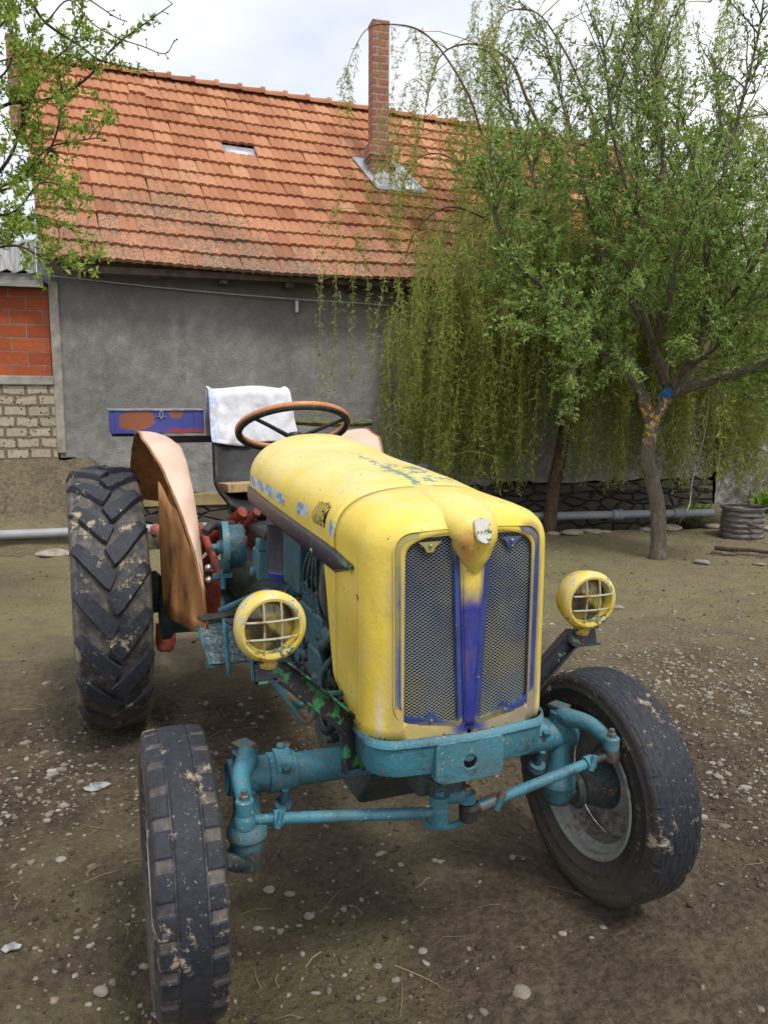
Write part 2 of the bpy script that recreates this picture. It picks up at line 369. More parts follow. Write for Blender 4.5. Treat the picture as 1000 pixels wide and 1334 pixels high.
# ------------------------------------------------------------------ ground
def axis_lines(lo, hi, fine0, fine1, st):
    a = list(np.arange(fine0, fine1, st)); s = st; x = fine0
    L = []
    while x > lo: s *= 1.28; x -= s; L.append(x)
    s = st; x = a[-1]; Rr = []
    while x < hi: s *= 1.28; x += s; Rr.append(x)
    return np.array(L[::-1] + a + Rr)
xs = axis_lines(-400, 400, -9.0, 2.2, .04); ys = axis_lines(-400, 400, -3.2, 8.2, .04)
X, Y = np.meshgrid(xs, ys, indexing='ij'); Z = ground_h(X, Y)
n, m_ = X.shape; idx = np.arange(n * m_).reshape(n, m_)
faces = np.stack([idx[:-1, :-1], idx[1:, :-1], idx[1:, 1:], idx[:-1, 1:]], -1).reshape(-1, 4)
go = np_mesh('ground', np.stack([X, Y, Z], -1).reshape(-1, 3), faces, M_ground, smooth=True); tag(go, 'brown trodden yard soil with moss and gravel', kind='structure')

def ico(sub):
    bm = bmesh.new(); bmesh.ops.create_icosphere(bm, subdivisions=sub, radius=1); bm.verts.ensure_lookup_table()
    v = np.array([q.co[:] for q in bm.verts]); f = np.array([[q.index for q in p.verts] for p in bm.faces]); bm.free(); return v, f
def stones(name, pos, size, sub, flat=(.35, .7), m=M_stone, **kw):
    v0, f0 = ico(sub); N = len(pos); k = len(v0)
    d = 1 + .28 * RNG.standard_normal((N, k)).clip(-1.3, 1.3) * (.7 if sub > 1 else 1)
    P = v0[None] * d[..., None] * size[:, None, None]
    ax = RNG.uniform(.7, 1.35, (N, 1)); P[..., 0] *= ax; P[..., 1] *= 1 / ax; P[..., 2] *= RNG.uniform(*flat, (N, 1))
    a = RNG.uniform(0, 2 * PI, N); c, s = np.cos(a)[:, None], np.sin(a)[:, None]
    x = P[..., 0] * c - P[..., 1] * s; y = P[..., 0] * s + P[..., 1] * c; P[..., 0] = x; P[..., 1] = y
    P += pos[:, None, :]
    F = (f0[None] + (np.arange(N) * k)[:, None, None]).reshape(-1, 3)
    return np_mesh(name, P.reshape(-1, 3), F, m, attrs={'rnd': ('FACE', np.repeat(RNG.uniform(0, 1, N), len(f0)))}, smooth=sub > 1, **kw)
# gravel: patches found in the photo + a thin scatter everywhere
cand = []
patches = [(40, 1060, .42, 300), (60, 1010, .35, 150), (930, 900, .55, 700), (860, 880, .5, 420), (980, 1000, .5, 420), (880, 850, .9, 500), (990, 1060, .4, 120), (330, 1000, .35, 90), (420, 1180, .5, 30), (60, 1250, .4, 60), (180, 1290, .3, 40), (480, 1160, .4, 25), (960, 830, 1.2, 300), (350, 930, .4, 40), (430, 1240, .4, 20)]
for px, py, r, nn in patches:
    c = on_ground(px, py); cand.append(np.stack([c[0] + RNG.normal(0, r * .6, nn), c[1] + RNG.normal(0, r * .6, nn)], -1))
cand.append(np.stack([RNG.uniform(-6.2, 1.6, 2300), RNG.uniform(-2.6, 6.6, 2300)], -1))
cand = np.concatenate(cand)
def drop(c, size, sink=.08):
    return np.stack([c[:, 0], c[:, 1], ground_h(c[:, 0], c[:, 1]) + size * sink], -1)
u_ = (cand - HO[:2]) @ HN[:2]; cand = cand[u_ < -1.75]
mu, md = RNG.uniform(-.5, 1.5, 330), RNG.uniform(-.95, -.05, 330); cand = np.concatenate([cand, (HO + mu[:, None] * HU + md[:, None] * HN)[:, :2]])
sz = np.clip(RNG.lognormal(math.log(.0056), .5, len(cand)), .002, .02)
tag(stones('gravel', drop(cand, sz), sz, 2), 'pale pebbles scattered over the yard', kind='stuff')
cr = np.stack([np.concatenate([RNG.uniform(-5.5, 1.6, 11000), RNG.uniform(-2, 1.5, 12000)]), np.concatenate([RNG.uniform(-2.4, 6.0, 11000), RNG.uniform(-1.7, 1.8, 12000)])], -1); cr = cr[fbm(cr[:, 0] * 2.2, cr[:, 1] * 2.2, 40) + RNG.normal(0, .08, len(cr)) > .47]; sz = np.clip(RNG.lognormal(math.log(.0035), .5, len(cr)), .0015, .012)
M_crumb = mat('soil_crumb', lambda g: dict(c=g.ramp(g.attr('rnd'), (0, (.035, .024, .016)), (.75, (.10, .076, .052)), (1, (.22, .19, .15))), r=.95))
tag(stones('soil_crumbs', drop(cr, sz, .3), sz, 1, (.5, .9), m=M_crumb), 'small crumbs of dark soil over the yard', kind='stuff')
# straws and twigs lying about
mb = MB()
for i in range(900):
    x, y = random.uniform(-5, 1.4), random.uniform(-2.2, 5); a = random.uniform(0, 2 * PI); L = random.uniform(.015, .07); z = float(ground_h(x, y)) + .004
    k = random.uniform(-.4, .4)
    mb.tube([(x, y, z), (x + L * math.cos(a), y + L * math.sin(a), z + .003), (x + 2 * L * math.cos(a + k), y + 2 * L * math.sin(a + k), z)], random.uniform(.0005, .0013), 4)
tag(mb.build('straw_litter', mat('dry_straw', lambda g: dict(c=g.ramp(g.noise(2), (.4, (.10, .07, .04)), (.6, (.42, .34, .2))), r=.9))), 'thin dry straws and twigs littered over the soil', kind='stuff')

# individual stones that stand out
def single_stone(px, py, size, flat, label, seed, name='stone', cat='stone', group=None, m=M_stone, sub=3, z=0):
    global RNG
    sv = RNG; RNG = np.random.default_rng(seed)
    p = on_ground(px, py); s = np.array([size]); q = np.array([[p[0], p[1], float(ground_h(p[0], p[1])) + z + size * flat * .35]])
    v0, f0 = ico(sub); d = np.ones(len(v0)); 
    for k in range(7):
        dv = RNG.standard_normal(3); dv /= np.linalg.norm(dv); d = np.minimum(d, RNG.uniform(.62, .9) / np.maximum(v0 @ dv, .05))
    P = v0 * d[:, None] * size; P[:, 0] *= RNG.uniform(.85, 1.35); P[:, 2] *= flat * .62; a = RNG.uniform(0, 6.28)
    P[:, :2] = P[:, :2] @ np.array([[math.cos(a), -math.sin(a)], [math.sin(a), math.cos(a)]]); P += q[0]
    o = np_mesh(name, P, f0, m, loc=q[0], attrs={'rnd': ('FACE', np.full(len(f0), RNG.uniform(.2, .7)))}); RNG = sv
    return tag(o, label, cat, group)
for k, (px, py, s, fl, lb) in enumerate([
    (403, 1194, .017, .7, 'rounded grey stone on the soil below the tie rod'), (377, 1165, .015, .6, 'small grey stone left of the rounded grey stone'),
    (350, 1159, .02, .35, 'flat pale stone just right of the front right tyre'), (132, 1293, .022, .75, 'smooth tan stone at the lower left near the front tyre'),
    (733, 1216, .012, .7, 'lone pale pebble on bare soil below the front left tyre'), (550, 1241, .014, .4, 'flat pale pebble in the bottom centre foreground'),
    (448, 1186, .012, .6, 'small pale pebble right of the rounded grey stone'), (492, 1260, .013, .4, 'flat grey chip low in the centre foreground'),
    (73, 1010, .014, .9, 'upright grey pebble above the gravel patch on the left'), (340, 1015 - 80, .015, .6, 'pale stone in the shade behind the front axle'),
    (372, 970, .02, .6, 'whitish stone between front right tyre and axle clamp'), (805, 792, .05, .4, 'flat grey stone behind the left headlight'),
    (913, 735, .075, .6, 'broad pale stone lying beside the small tree trunk'), (80, 1120, .018, .5, 'beige stone below the gravel patch on the left'),
    (988, 735, .07, .3, 'flat white stone at the right edge near the sticks'), (678, 1292, .03, .35, 'flat dark stone low in the right foreground')]):
    single_stone(px, py, s, fl, lb, 100 + k)
k = 0; prev = 0
for px, py, s in ((8, 724, .16), (40, 723, .13), (68, 722, .16), (95, 722, .1), (790, 692, .07), (818, 686, .155), (770, 693, .12), (842, 690, .09), (872, 688, .14), (905, 686, .12), (932, 687, .13), (958, 688, .12), (985, 687, .15), (745, 695, .13), (722, 695, .09)):
    single_stone(px, py, s, .42 if s != .155 else .8, 'rough pale stone in the row edging the ditch' if s != .155 else 'large pointed stone standing up from the ditch edge', 200 + k, group='stones edging the ditch', m=M_rock, name='edging_stone'); k += 1
for k, (px, py, s, lb) in enumerate(((127, 1028, .034, 'flat torn scrap of grey plastic on the soil left of the front tyre'), (14, 1237, .02, 'crumpled grey scrap at the left edge'), (218, 1150 + 170, .03, 'flat white shard beside the bottom of the front tyre'))):
    p = on_ground(px, py); mb = MB(); rr = random.Random(k)
    ring = [(p[0] + s * (.6 + .5 * rr.random()) * math.cos(a), p[1] + s * (.9 + .7 * rr.random()) * math.sin(a), float(ground_h(p[0], p[1])) + .008 + .006 * rr.random()) for a in np.linspace(0, 2 * PI, 13)[:-1]]
    mb.prism(ring, (0, 0, -.004)); tag(mb.build('plastic_scrap', mat('scrap', lambda g: dict(c=g.mix(g.noise(30, 4).step(.4, .6), (.20, .20, .19), (.38, .38, .37)), r=.6)), loc=p, smooth=0), lb, 'scrap')

# ------------------------------------------------------------------ pipe
def pipe():
    o = thing('drain_pipe', 'long grey plastic pipe laid along the ditch in front of the house', 'pipe', H(4, -1, 0))
    pts = [H(-3.2, -.93, .10), H(.1, -.935, .10), H(1.8, -.93, .10), H(4.2, -1.02, .095), H(6.4, -1.15, .10), H(8.3, -1.38, .1)]
    MB().tube(catmull(pts, 4), .050, 20).build('pipe_run', M_pipe, o)
    for u, d in ((1.0, -.932), (7.05, -1.226), (7.85, -1.32)):
        MB().lathe([(-.06, .056), (-.06, .063), (.04, .063), (.05, .070), (.065, .070), (.07, .056)], H(u, d, .1), HU + HN * (-.1 if u > 5 else 0), 24).build('coupling', M_pipe, o)
pipe()

# ------------------------------------------------------------------ house
UL, UR = .64, 9.35
def ridge_z(u): return 6.08 - .050 * u
def eave_z(u): return 2.955 - .02 * min(u, 4) + .012 * math.sin(u * 1.7)
RD = 3.0; ED = -.35
def roof_pt(u, t, off=0):
    """t: 0 eave .. 1 ridge"""
    u = u - .50 * t * (UR - u) / (UR - UL)
    sag = -.06 * math.sin(PI * t) * math.sin(PI * (u - UL) / (UR - UL))
    p0, p1 = H(u, ED, eave_z(u)), H(u, RD, ridge_z(u)); a = nrm(p1 - p0); nn = nrm(np.cross(HU, a)); nn = nn if nn[2] > 0 else -nn
    return p0 + (p1 - p0) * t + V3((0, 0, sag)) + nn * off
house = thing('farmhouse', 'grey rendered farmhouse with an orange clay tile roof behind the yard', 'house', H(UL, 0, 0))
def wallbox(name, u0, u1, d0, d1, z0, z1, m, parent, **k):
    mb = MB(); mb.prism([H(u0, d0, z0), H(u1, d0, z0), H(u1, d1, z0), H(u0, d1, z0)], (0, 0, z1 - z0)); return mb.build(name, m, parent, **k)
# rendered front wall with an uneven lower edge (the render has fallen off the stone footing)
mb = MB(); n = 60; rr = random.Random(5)
P = []
for i in range(n + 1):
    u = UL + (UR - UL) * i / n
    zb = (.80 - .42 * float(sstep(u, .75, 1.5)) if u < 2 else .36) + .03 * rr.uniform(-1, 1) + (.0 if u < 6 else .02)
    P.append((u, zb))
front = [H(u, 0, z) for u, z in P] + [H(UR, 0, 2.98), H(UL, 0, 2.98)]
mb.prism(front, HN * .3)
mb.prism([H(UL, .3, -.5), H(UL, 6.0, -.5), H(UL, 6.0, 2.84), H(UL, RD, 5.9), H(UL, .3, 3.2)], HU * .3)
mb.prism([H(UR - .3, .3, -.5), H(UR - .3, 6.0, -.5), H(UR - .3, 6.0, 2.7), H(UR - .3, RD, 5.4), H(UR - .3, .3, 3.1)], HU * .3)
mb.prism([H(UL + .3, 5.7, -.5), H(UR - .3, 5.7, -.5), H(UR - .3, 5.7, 2.7), H(UL + .3, 5.7, 2.7)], HN * .3)
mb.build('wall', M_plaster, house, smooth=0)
wallbox('render_edge', UL - .03, UL + .07, -.03, .02, .86, 2.74, M_conc, house, bevel=.01)
# footing: ochre band and rubble
mb = MB(); mb.prism([H(UL + .6, -.06, .22), H(2.9, -.06, .21), H(2.9, -.06, .36), H(UL + .9, -.06, .36)], HN * .1); mb.build('footing_ledge', M_band, house, bevel=.012)
P = [[H(2.9 + 6.4 * i / 80, -.05 - .05 * float(fbm(i * .35, k, 61)), z + .03 * float(fbm(i * .4, 3 * k, 67))) for k, z in enumerate((.22, .24, .30, .33))] + [H(2.9 + 6.4 * i / 80, .05, .345)] for i in range(81)]
MB().grid(P).build('stone_ledge', M_rubble, house)
def stone_wall(name, u0, u1, z0, z1, d, parent, m):
    nu, nz = int((u1 - u0) / .04), int((z1 - z0) / .04)
    P = [[H(u0 + (u1 - u0) * i / nu, d - .05 * float(fbm((u0 + (u1 - u0) * i / nu) * 4.5, z0 * 6 + (z1 - z0) * 6 * j / nz, 31)), z0 + (z1 - z0) * j / nz) for j in range(nz + 1)] for i in range(nu + 1)]
    return MB().grid(P).build(name, m, parent)
stone_wall('footing', UL + .1, UR, -.45, .25, -.01, house, M_rubble)
# roof deck, tiles, ridge caps
mb = MB(); nu = 24
mb.grid([[roof_pt(UL - .03 + (UR + .2 - UL) * i / nu, t, -.045) for t in (0.01, .25, .5, .75, 1)] for i in range(nu + 1)])
mb.grid([[H(UL - .5 + (UR + .6 - UL) * i / nu, RD + (RD - ED) * s, ridge_z(UL + (UR - UL) * i / nu) * (1 - s) + eave_z(5) * s - .03) for s in (0, 1)] for i in range(nu + 1)])
mb.build('roof_deck', M_eave, house, solid=.03)
def tiles():
    v = []; f = []; rn = []; lw = []
    slope = 4.5; rows = 15; gauge = 1.0 / rows; TW = .212; L = .355 / slope
    rr = random.Random(11); NX = 12
    prof = [(0, .002), (.05, .012), (.12, .015), (.30, .015), (.38, .010), (.43, .001), (.50, .001), (.55, .010), (.62, .014), (.80, .014), (.88, .009), (.95, .001), (1.02, .004)]
    for r in range(rows):
        wob = [rr.uniform(-.5, .5) + 1.6 * math.sin(c_ * .31 + r * 2.1) for c_ in range(70)]
        shift = rr.uniform(-.02, .02)
        ncol = int((UR + .1 - UL + .06) / TW)
        for c in range(ncol):
            u0 = UL - .06 + c * TW + shift
            t0 = r * gauge - .008 + .002 * wob[c] + rr.uniform(-.0014, .0014)
            uc, tc = u0 + TW / 2, (r + .5) * gauge
            dpos = ED + (RD - ED) * tc
            if 2.90 < uc < 3.32 and r == 9:      # roof vent opening: one tile and a half missing
                continue
            if abs(uc - 5.0) < .1 and 1.5 < dpos < 1.7: continue
            if rr.random() < .006: t0 += .02
            skew = rr.uniform(-.004, .004); lift = rr.uniform(0, .006)
            base = len(v)
            for j, (dt, ho) in enumerate(((0, .010), (0, .046), (L * .5, .028), (L, .006))):
                for (a, h) in prof:
                    off = ho + h + lift if j > 0 else ho + h - .004 + lift
                    p = roof_pt(u0 + a * TW * .985 + skew * j, min(t0 + dt, 1.0), off)
                    v.append(p)
            m = len(prof)
            rnd = min(max(rr.gauss(.46, .22) + .22 * (float(fbm(uc * .8, r * .5, 77)) - .5), 0), 1)
            for j in range(3):
                for i in range(m - 1):
                    f.append((base + j * m + i, base + j * m + i + 1, base + (j + 1) * m + i + 1, base + (j + 1) * m + i)); rn.append(rnd); lw.append(1 - tc if tc < .55 else max(0, .2 - (tc - .55)))
    return np_mesh('roof', v, f, M_tile, house, attrs={'rnd': ('FACE', rn), 'low': ('FACE', lw)}, smooth=True)
ro = tiles()
ro.data.set_sharp_from_angle(angle=R_(50))
v = []; f = []; rn = []; rr = random.Random(3); nseg = 10; TWR = .36; u = UL - .58; 
while u < UR + .1:
    base = len(v); rad0, rad1 = .078, .098
    for j, (du, rad) in enumerate(((0, rad0), (TWR * .8, rad1), (TWR * .82, rad1 + .022), (TWR * .97, rad1 + .022), (TWR * .98, rad1))):
        c = H(u + du, RD, ridge_z(u + du) + .012)
        for k in range(nseg + 1):
            a = PI * (k / nseg) ; v.append(c + HN * (-math.cos(a)) * rad * 1.15 + V3((0, 0, math.sin(a) * rad)))
    q = rr.uniform(.1, .7)
    for j in range(4):
        for k in range(nseg): f.append((base + j * (nseg + 1) + k, base + j * (nseg + 1) + k + 1, base + (j + 1) * (nseg + 1) + k + 1, base + (j + 1) * (nseg + 1) + k)); rn.append(q)
    u += TWR * .93
np_mesh('ridge_caps', v, f, M_tile, house, attrs={'rnd': ('FACE', rn), 'low': ('FACE', [0] * len(rn))}, smooth=True)
# vent opening with a zinc sheet
mb = MB(); mb.grid([[roof_pt(u, t, .012) for t in (.60, .648)] for u in (2.8, 3.45)]); mb.build('vent_sheet', M_zinc, house, solid=.004)
# eave rafters, wires and small bracket
mb = MB()
for i in range(12): u = UL + .3 + i * .75; mb.prism([H(u, -.28, eave_z(u) - .13), H(u + .09, -.28, eave_z(u) - .13), H(u + .09, -.28, eave_z(u) - .05), H(u, -.28, eave_z(u) - .05)], HN * .3)
mb.prism([H(UL - .02, -.31, 2.82), H(UR, -.31, 2.78), H(UR, -.31, 2.85), H(UL - .02, -.31, 2.89)], HN * .03)
mb.build('eave_boards', M_eave, house)
mb = MB(); mb.tube(catmull([H(.65, -.06, 2.80), H(1.8, -.06, 2.72), H(3.0, -.06, 2.66), H(4.0, -.06, 2.63), H(5.5, -.06, 2.60), H(8, -.06, 2.68)], 8), .006, 6)
mb.build('eave_cable', M_wire, house)
MB().box(H(3.35, -.05, 2.56), (.04, .06, .14), HROT).build('wall_bracket', M_zinc, house, bevel=.005)
# chimney: slender shaft on a wider foot, rising from the front slope
CH = H(4.80, 1.60, 0)
def cbox(mb, z0, z1, w, d=None, dx=0): mb.box(CH + V3((0, 0, (z0 + z1) / 2)), (w, d or w, z1 - z0), HROT)
mb = MB(); cbox(mb, 4.93, 6.46, .232); cbox(mb, 6.46, 6.52, .242)
ch = mb.build('chimney', M_chim, house, bevel=.004, smooth=0)
mb = MB(); cbox(mb, 4.78, 4.95, .33); cbox(mb, 4.72, 4.78, .30); cbox(mb, 4.3, 4.72, .26); mb.build('chimney_foot', M_chim, ch, bevel=.004, smooth=0)
mb = MB(); cbox(mb, 6.4, 6.525, .12); mb.build('flue', M_black, ch)
tt = lambda d: (d - ED) / (RD - ED)
def collar(mb, pts, off): mb.add([roof_pt(u, tt(d), off) for u, d in pts], [tuple(range(len(pts)))])
mb = MB()
for a in (((4.64, 1.84), (4.84, 1.84), (4.92, 1.42), (4.80, 1.22)), ((5.22, 1.44), (5.20, 1.84), (5.30, 1.84), (5.50, 1.30), (5.44, 1.24)), ((4.80, 1.22), (4.92, 1.42), (5.22, 1.44), (5.44, 1.24))): collar(mb, a, .07)
mb.build('chimney_flashing', M_zinc, ch, solid=.004)
mb = MB(); mb.grid([[roof_pt(5.04 + math.cos(a) * r * .9, tt(1.62 + math.sin(a) * r), .07 + (.22 - r) * .9) for r in (.23, .19, .14)] for a in np.linspace(0, 2 * PI, 25)]); mb.build('mortar_skirt', M_mortar, ch)
# side firewall strip at the left verge
mb = MB(); mb.prism([H(-.02, RD - .55, 5.0), H(.12, RD - .55, 5.0), H(.12, RD + .1, 5.0), H(-.02, RD + .1, 5.0)], (0, 0, 1.18)); mb.build('side_chimney', M_chim, house, smooth=0)

# ------------------------------------------------------------------ shed at the left
shed = thing('brick_shed', 'lean-to shed of red hollow brick over mud brick left of the house', 'shed', H(-1, 0, .8))
wallbox('brick_wall', -3.4, UL - .04, .03, .3, 1.72, 2.66, M_redbrick, shed, smooth=0)
wallbox('mud_brick_wall', -3.4, UL - .02, -.02, .3, .3, 1.62, M_adobe, shed, smooth=0)
wallbox('concrete_band', -3.4, UL - .02, -.05, .3, 1.62, 1.72, M_conc, shed, bevel=.01)
wallbox('fascia_board', -3.4, UL - .06, -.16, -.11, 2.66, 2.80, M_wood_grey, shed, bevel=.004)
wallbox('ceiling_board', -3.4, UL - .06, -.11, .4, 2.70, 2.74, M_eave, shed)
mb = MB()
for i in range(26):
    u = -3.4 + i * .155; mb.prism([H(u, .25, 2.74), H(u + .145, .25 + .01 * (i % 2), 2.74), H(u + .145, .25 + .01 * (i % 2), 3.22 - .01 * (i % 3)), H(u, .25, 3.22 - .01 * (i % 3))], HN * .025)
mb.build('plank_gable', M_plank, shed, smooth=0)
P = [[H(-3.45 + i * .04, .0 + d, 2.83 + .02 * math.cos(i * PI / 2) if d == -.1 or True else 0) + V3((0, 0, d * .08)) for d in (-.2, .24)] for i in range(100)]
MB().grid(P).build('shed_roof', M_wood_grey, shed, solid=.006)

# ------------------------------------------------------------------ rough boundary wall at the right
nu, nz = 90, 30
bw = thing('boundary_wall', 'low flaking whitewashed stone wall at the right behind the corrugated drum', 'wall', H(11, 0, 0))
P = [[H(9.36 + 5.5 * i / nu, -.02 - .09 * float(fbm(i * .25, j * .3, 8)), -.4 + 1.62 * j / nz) for j in range(nz + 1)] + [H(9.36 + 5.5 * i / nu, .45, 1.24 + .02 * float(fbm(i * .3, 0, 3))), H(9.36 + 5.5 * i / nu, .45, -.4)] for i in range(nu + 1)]
MB().grid(P).build('wall_body', M_bwall, bw)
P = [[H(9.36 + 5.5 * i / nu, -.1, 1.235 + .01 * float(fbm(i * .3, 4, 3))), H(9.36 + 5.5 * i / nu, .5, 1.265)] for i in range(nu + 1)]
MB().grid(P).build('coping', M_conc, bw, solid=.03)
# upper grey outhouse wall behind it, seen through the willow
# corrugated drum
dp = on_ground(965, 698)
prof = []
for i in range(57):
    z = i / 56 * .34; prof.append((z, .215 - .007 * math.sin(z / .34 * 2 * PI * 6) + .02 * (1 - z / .34)))
drum = thing('corrugated_drum', 'rusty grey corrugated metal drum standing by the pipe end', 'drum', dp)
M_rusty = mat('rusty_zinc', lambda g: dict(c=g.ramp(g.noise(9, 6, .6, g.scale((1, 1, 4))), (.35, (.07, .05, .04)), (.5, (.14, .12, .11)), (.7, (.25, .24, .24))), r=.7, m=.3))
MB().lathe(prof, dp + V3((0, 0, -.02)), (0, 0, 1), 48).build('shell', M_rusty, drum, solid=.004)
MB().lathe([(0, .238), (.012, .244), (.024, .238), (.012, .23)], dp + V3((0, 0, .315)), (0, 0, 1), 48, closed=True).build('rim', M_rusty, drum)
MB().lathe([(.2, 0), (.2, .21)], dp, (0, 0, 1), 32).build('fill_soil', M_ground, drum)
# sticks on the ground
def stick(p0, p1, r, label, m, seg=8, wob=.012):
    p0 = V3(p0); p1 = V3(p1); rr = random.Random(int(p0[0] * 1000)); pts = [p0 + (p1 - p0) * i / seg + V3([rr.uniform(-wob, wob) for _ in range(3)]) for i in range(seg + 1)]
    return tag(MB().tube(pts, [r * (1 - .5 * i / seg) for i in range(seg + 1)], 8).build('stick', m, loc=p0), label, 'stick')
a, b = on_ground(930, 716), on_ground(1060, 725); stick(a + V3((0, 0, .02)), b + V3((0, 0, .02)), .022, 'long dark pole lying flat on the ground at the right edge', M_bark3)
a, b = on_ground(925, 722), on_ground(1000, 727); stick(a + V3((0, 0, .012)), b + V3((0, 0, .012)), .016, 'pale split stick lying beside the dark pole', M_bark1)
a, b = at(938, 666, 8.9), on_ground(1040, 712); stick(a, b + V3((0, 0, .02)), .02, 'bare branch propped in front of the corrugated drum', M_bark1)
# string dangling by the pipe
a, b = at(902, 622, 8.9), on_ground(884, 684)
mb = MB(); mb.tube(catmull([at(926, 480, 8.9), at(918, 560, 8.9), a, at(898, 655, 8.85), at(892, 668, 8.85), b + V3((0, 0, .02))], 6), .0055, 6)
tag(mb.build('hanging_string', M_wire, loc=a), 'white string hanging from the willow down to the ditch edge', 'string')
# weeds by the drum
def leaves_np(pos, dr, up, ln, wd, fold=.25):
    dr = dr / np.linalg.norm(dr, axis=1, keepdims=True); sd = np.cross(dr, up); sd /= np.linalg.norm(sd, axis=1, keepdims=True) + 1e-9; n_ = np.cross(sd, dr)
    L = ln[:, None]; W = wd[:, None]
    a = pos; b = pos + dr * L * .45 + sd * W * .5 + n_ * W * fold; c = pos + dr * L - n_ * L * .12; d = pos + dr * L * .45 - sd * W * .5 + n_ * W * fold
    V = np.stack([a, b, c, d], 1).reshape(-1, 3); k = np.arange(len(pos))[:, None] * 4
    return V, np.concatenate([k + [0, 1, 2], k + [0, 2, 3]], 1).reshape(-1, 3)
def rdir(n, zup=0.0):
    v = RNG.standard_normal((n, 3)); v[:, 2] += zup; return v / np.linalg.norm(v, axis=1, keepdims=True)
def weed(c, n, h, r, label):
    c = V3(c); base = c + np.stack([RNG.normal(0, r * .3, n), RNG.normal(0, r * .3, n), np.zeros(n)], -1)
    d = rdir(n, 1.2); d[:, 2] = np.abs(d[:, 2]); ln = RNG.uniform(.5, 1, n) * h
    V, F = leaves_np(base, d, rdir(n), ln, ln * .16); o = np_mesh('weed_clump', V, F, M_leaf3, loc=c, attrs={'rnd': ('FACE', np.repeat(RNG.uniform(0, .6, n), 2))}); return tag(o, label, 'plant')
weed(H(9.6, -.9, .0), 160, .42, .35, 'leafy green weed clump behind the corrugated drum')
weed(H(10.3, -1.1, .0), 160, .5, .35, 'taller green weeds at the right edge behind the drum')
weed(H(8.6, -.6, -.1), 60, .3, .3, 'small weed clump between pipe end and wall')

N_ = 26000; uu = RNG.uniform(9.6, 22, N_); ddp = RNG.uniform(1.2, 4.5, N_); hz = 2.9 + 1.3 * fbm(uu * .9, ddp * .9, 51); zz_ = RNG.uniform(0, 1, N_) ** .8 * hz
pp_ = HO + uu[:, None] * HU + ddp[:, None] * HN + np.stack([uu * 0, uu * 0, zz_], -1); ln_ = RNG.uniform(.07, .15, N_); Vh, Fh = leaves_np(pp_, rdir(N_, .2), rdir(N_, .8), ln_, ln_ * .5)
tag(np_mesh('hedge', Vh, Fh, M_leaf1, attrs={'rnd': ('FACE', np.repeat(RNG.uniform(0, .6, N_), 2))}), 'dark green mass of hedge beyond the boundary wall', kind='stuff')
# ------------------------------------------------------------------ trees
class Tree:
    def __init__(s, seed): s.b = MB(); s.tw = MB(); s.r = random.Random(seed); s.P = []; s.D = []; s.N = 0
    def limb(s, pts, r0, r1, n=7, k=5, twig=False):
        c = catmull(pts, k); m = len(c); (s.tw if twig else s.b).tube(c, [r0 + (r1 - r0) * (i / (m - 1)) ** .8 for i in range(m)], n); return c
    def grow(s, c, lvl, r0, spec, tmin=.25):
        """children along the curve c. spec[lvl] = (spacing, length, length jitter, angle, upward pull)"""
        sp, L, jit, ang, upw = spec[lvl]
        seg = [np.linalg.norm(c[i + 1] - c[i]) for i in range(len(c) - 1)]; tot = sum(seg); n = max(1, int(tot * (1 - tmin) / sp))
        for j in range(n):
            t = tmin + (1 - tmin) * (j + s.r.random()) / n; x = t * tot; i = 0
            while i < len(seg) - 1 and x > seg[i]: x -= seg[i]; i += 1
            p = c[i] + (c[i + 1] - c[i]) * min(1, x / seg[i]); tg = nrm(c[i + 1] - c[i])
            q = nrm(np.cross(tg, [s.r.gauss(0, 1) for _ in range(3)])); a = R_(ang + s.r.uniform(-15, 15))
            d = nrm(tg * math.cos(a) + q * math.sin(a)); ln = L * (1 + jit * s.r.uniform(-1, 1)) * (1 - .35 * t)
            pts = [p]; k = 4
            for _ in range(k):
                d = nrm(d + V3((0, 0, upw / k)) + V3([s.r.gauss(0, .13) for _ in range(3)])); pts.append(pts[-1] + d * ln / k)
            rr_ = r0 * (.5 if lvl == 0 else .55)
            cc = s.limb(pts, rr_, rr_ * .3, 5 if lvl else 6, 2, twig=lvl > 0)
            if lvl + 1 < len(spec): s.grow(cc, lvl + 1, rr_, spec, .2)
            else: s.leafy(cc)
    def leafy(s, c): s.P.append(np.array(c))
    def leaf_positions(s, spacing, jit):
        out = []; dirs = []
        for c in s.P:
            seg = np.linalg.norm(np.diff(c, axis=0), axis=1); cum = np.concatenate([[0], np.cumsum(seg)]); n = max(2, int(cum[-1] / spacing)); t = (np.arange(n) + RNG.random(n)) / n * cum[-1]
            p = np.stack([np.interp(t, cum, c[:, k]) for k in range(3)], -1); q = np.stack([np.interp(np.minimum(t + .02, cum[-1] + .02), cum, c[:, k]) for k in range(3)], -1)
            i = np.clip(np.searchsorted(cum, t) - 1, 0, len(c) - 2); out.append(p); dirs.append(np.diff(c, axis=0)[i] / (seg[i][:, None] + 1e-9))
        return np.concatenate(out) + RNG.normal(0, jit, (sum(map(len, out)), 3)), np.concatenate(dirs)
D1 = 7.68
def PX(px, py, off=0): return at(px, py, D1 + off)
t1 = Tree(21)
trunk_c = t1.limb([on_ground(857, 727) - V3((0, 0, .05)), PX(857, 690), PX(856, 660, -.01), PX(850, 630, .0), PX(843, 600), PX(846, 570), PX(849, 548)], .076, .066, 14)
t1.b.tube([on_ground(857, 727) - V3((0, 0, .08)), on_ground(857, 727) + V3((0, 0, .10))], [.108, .076], 14)
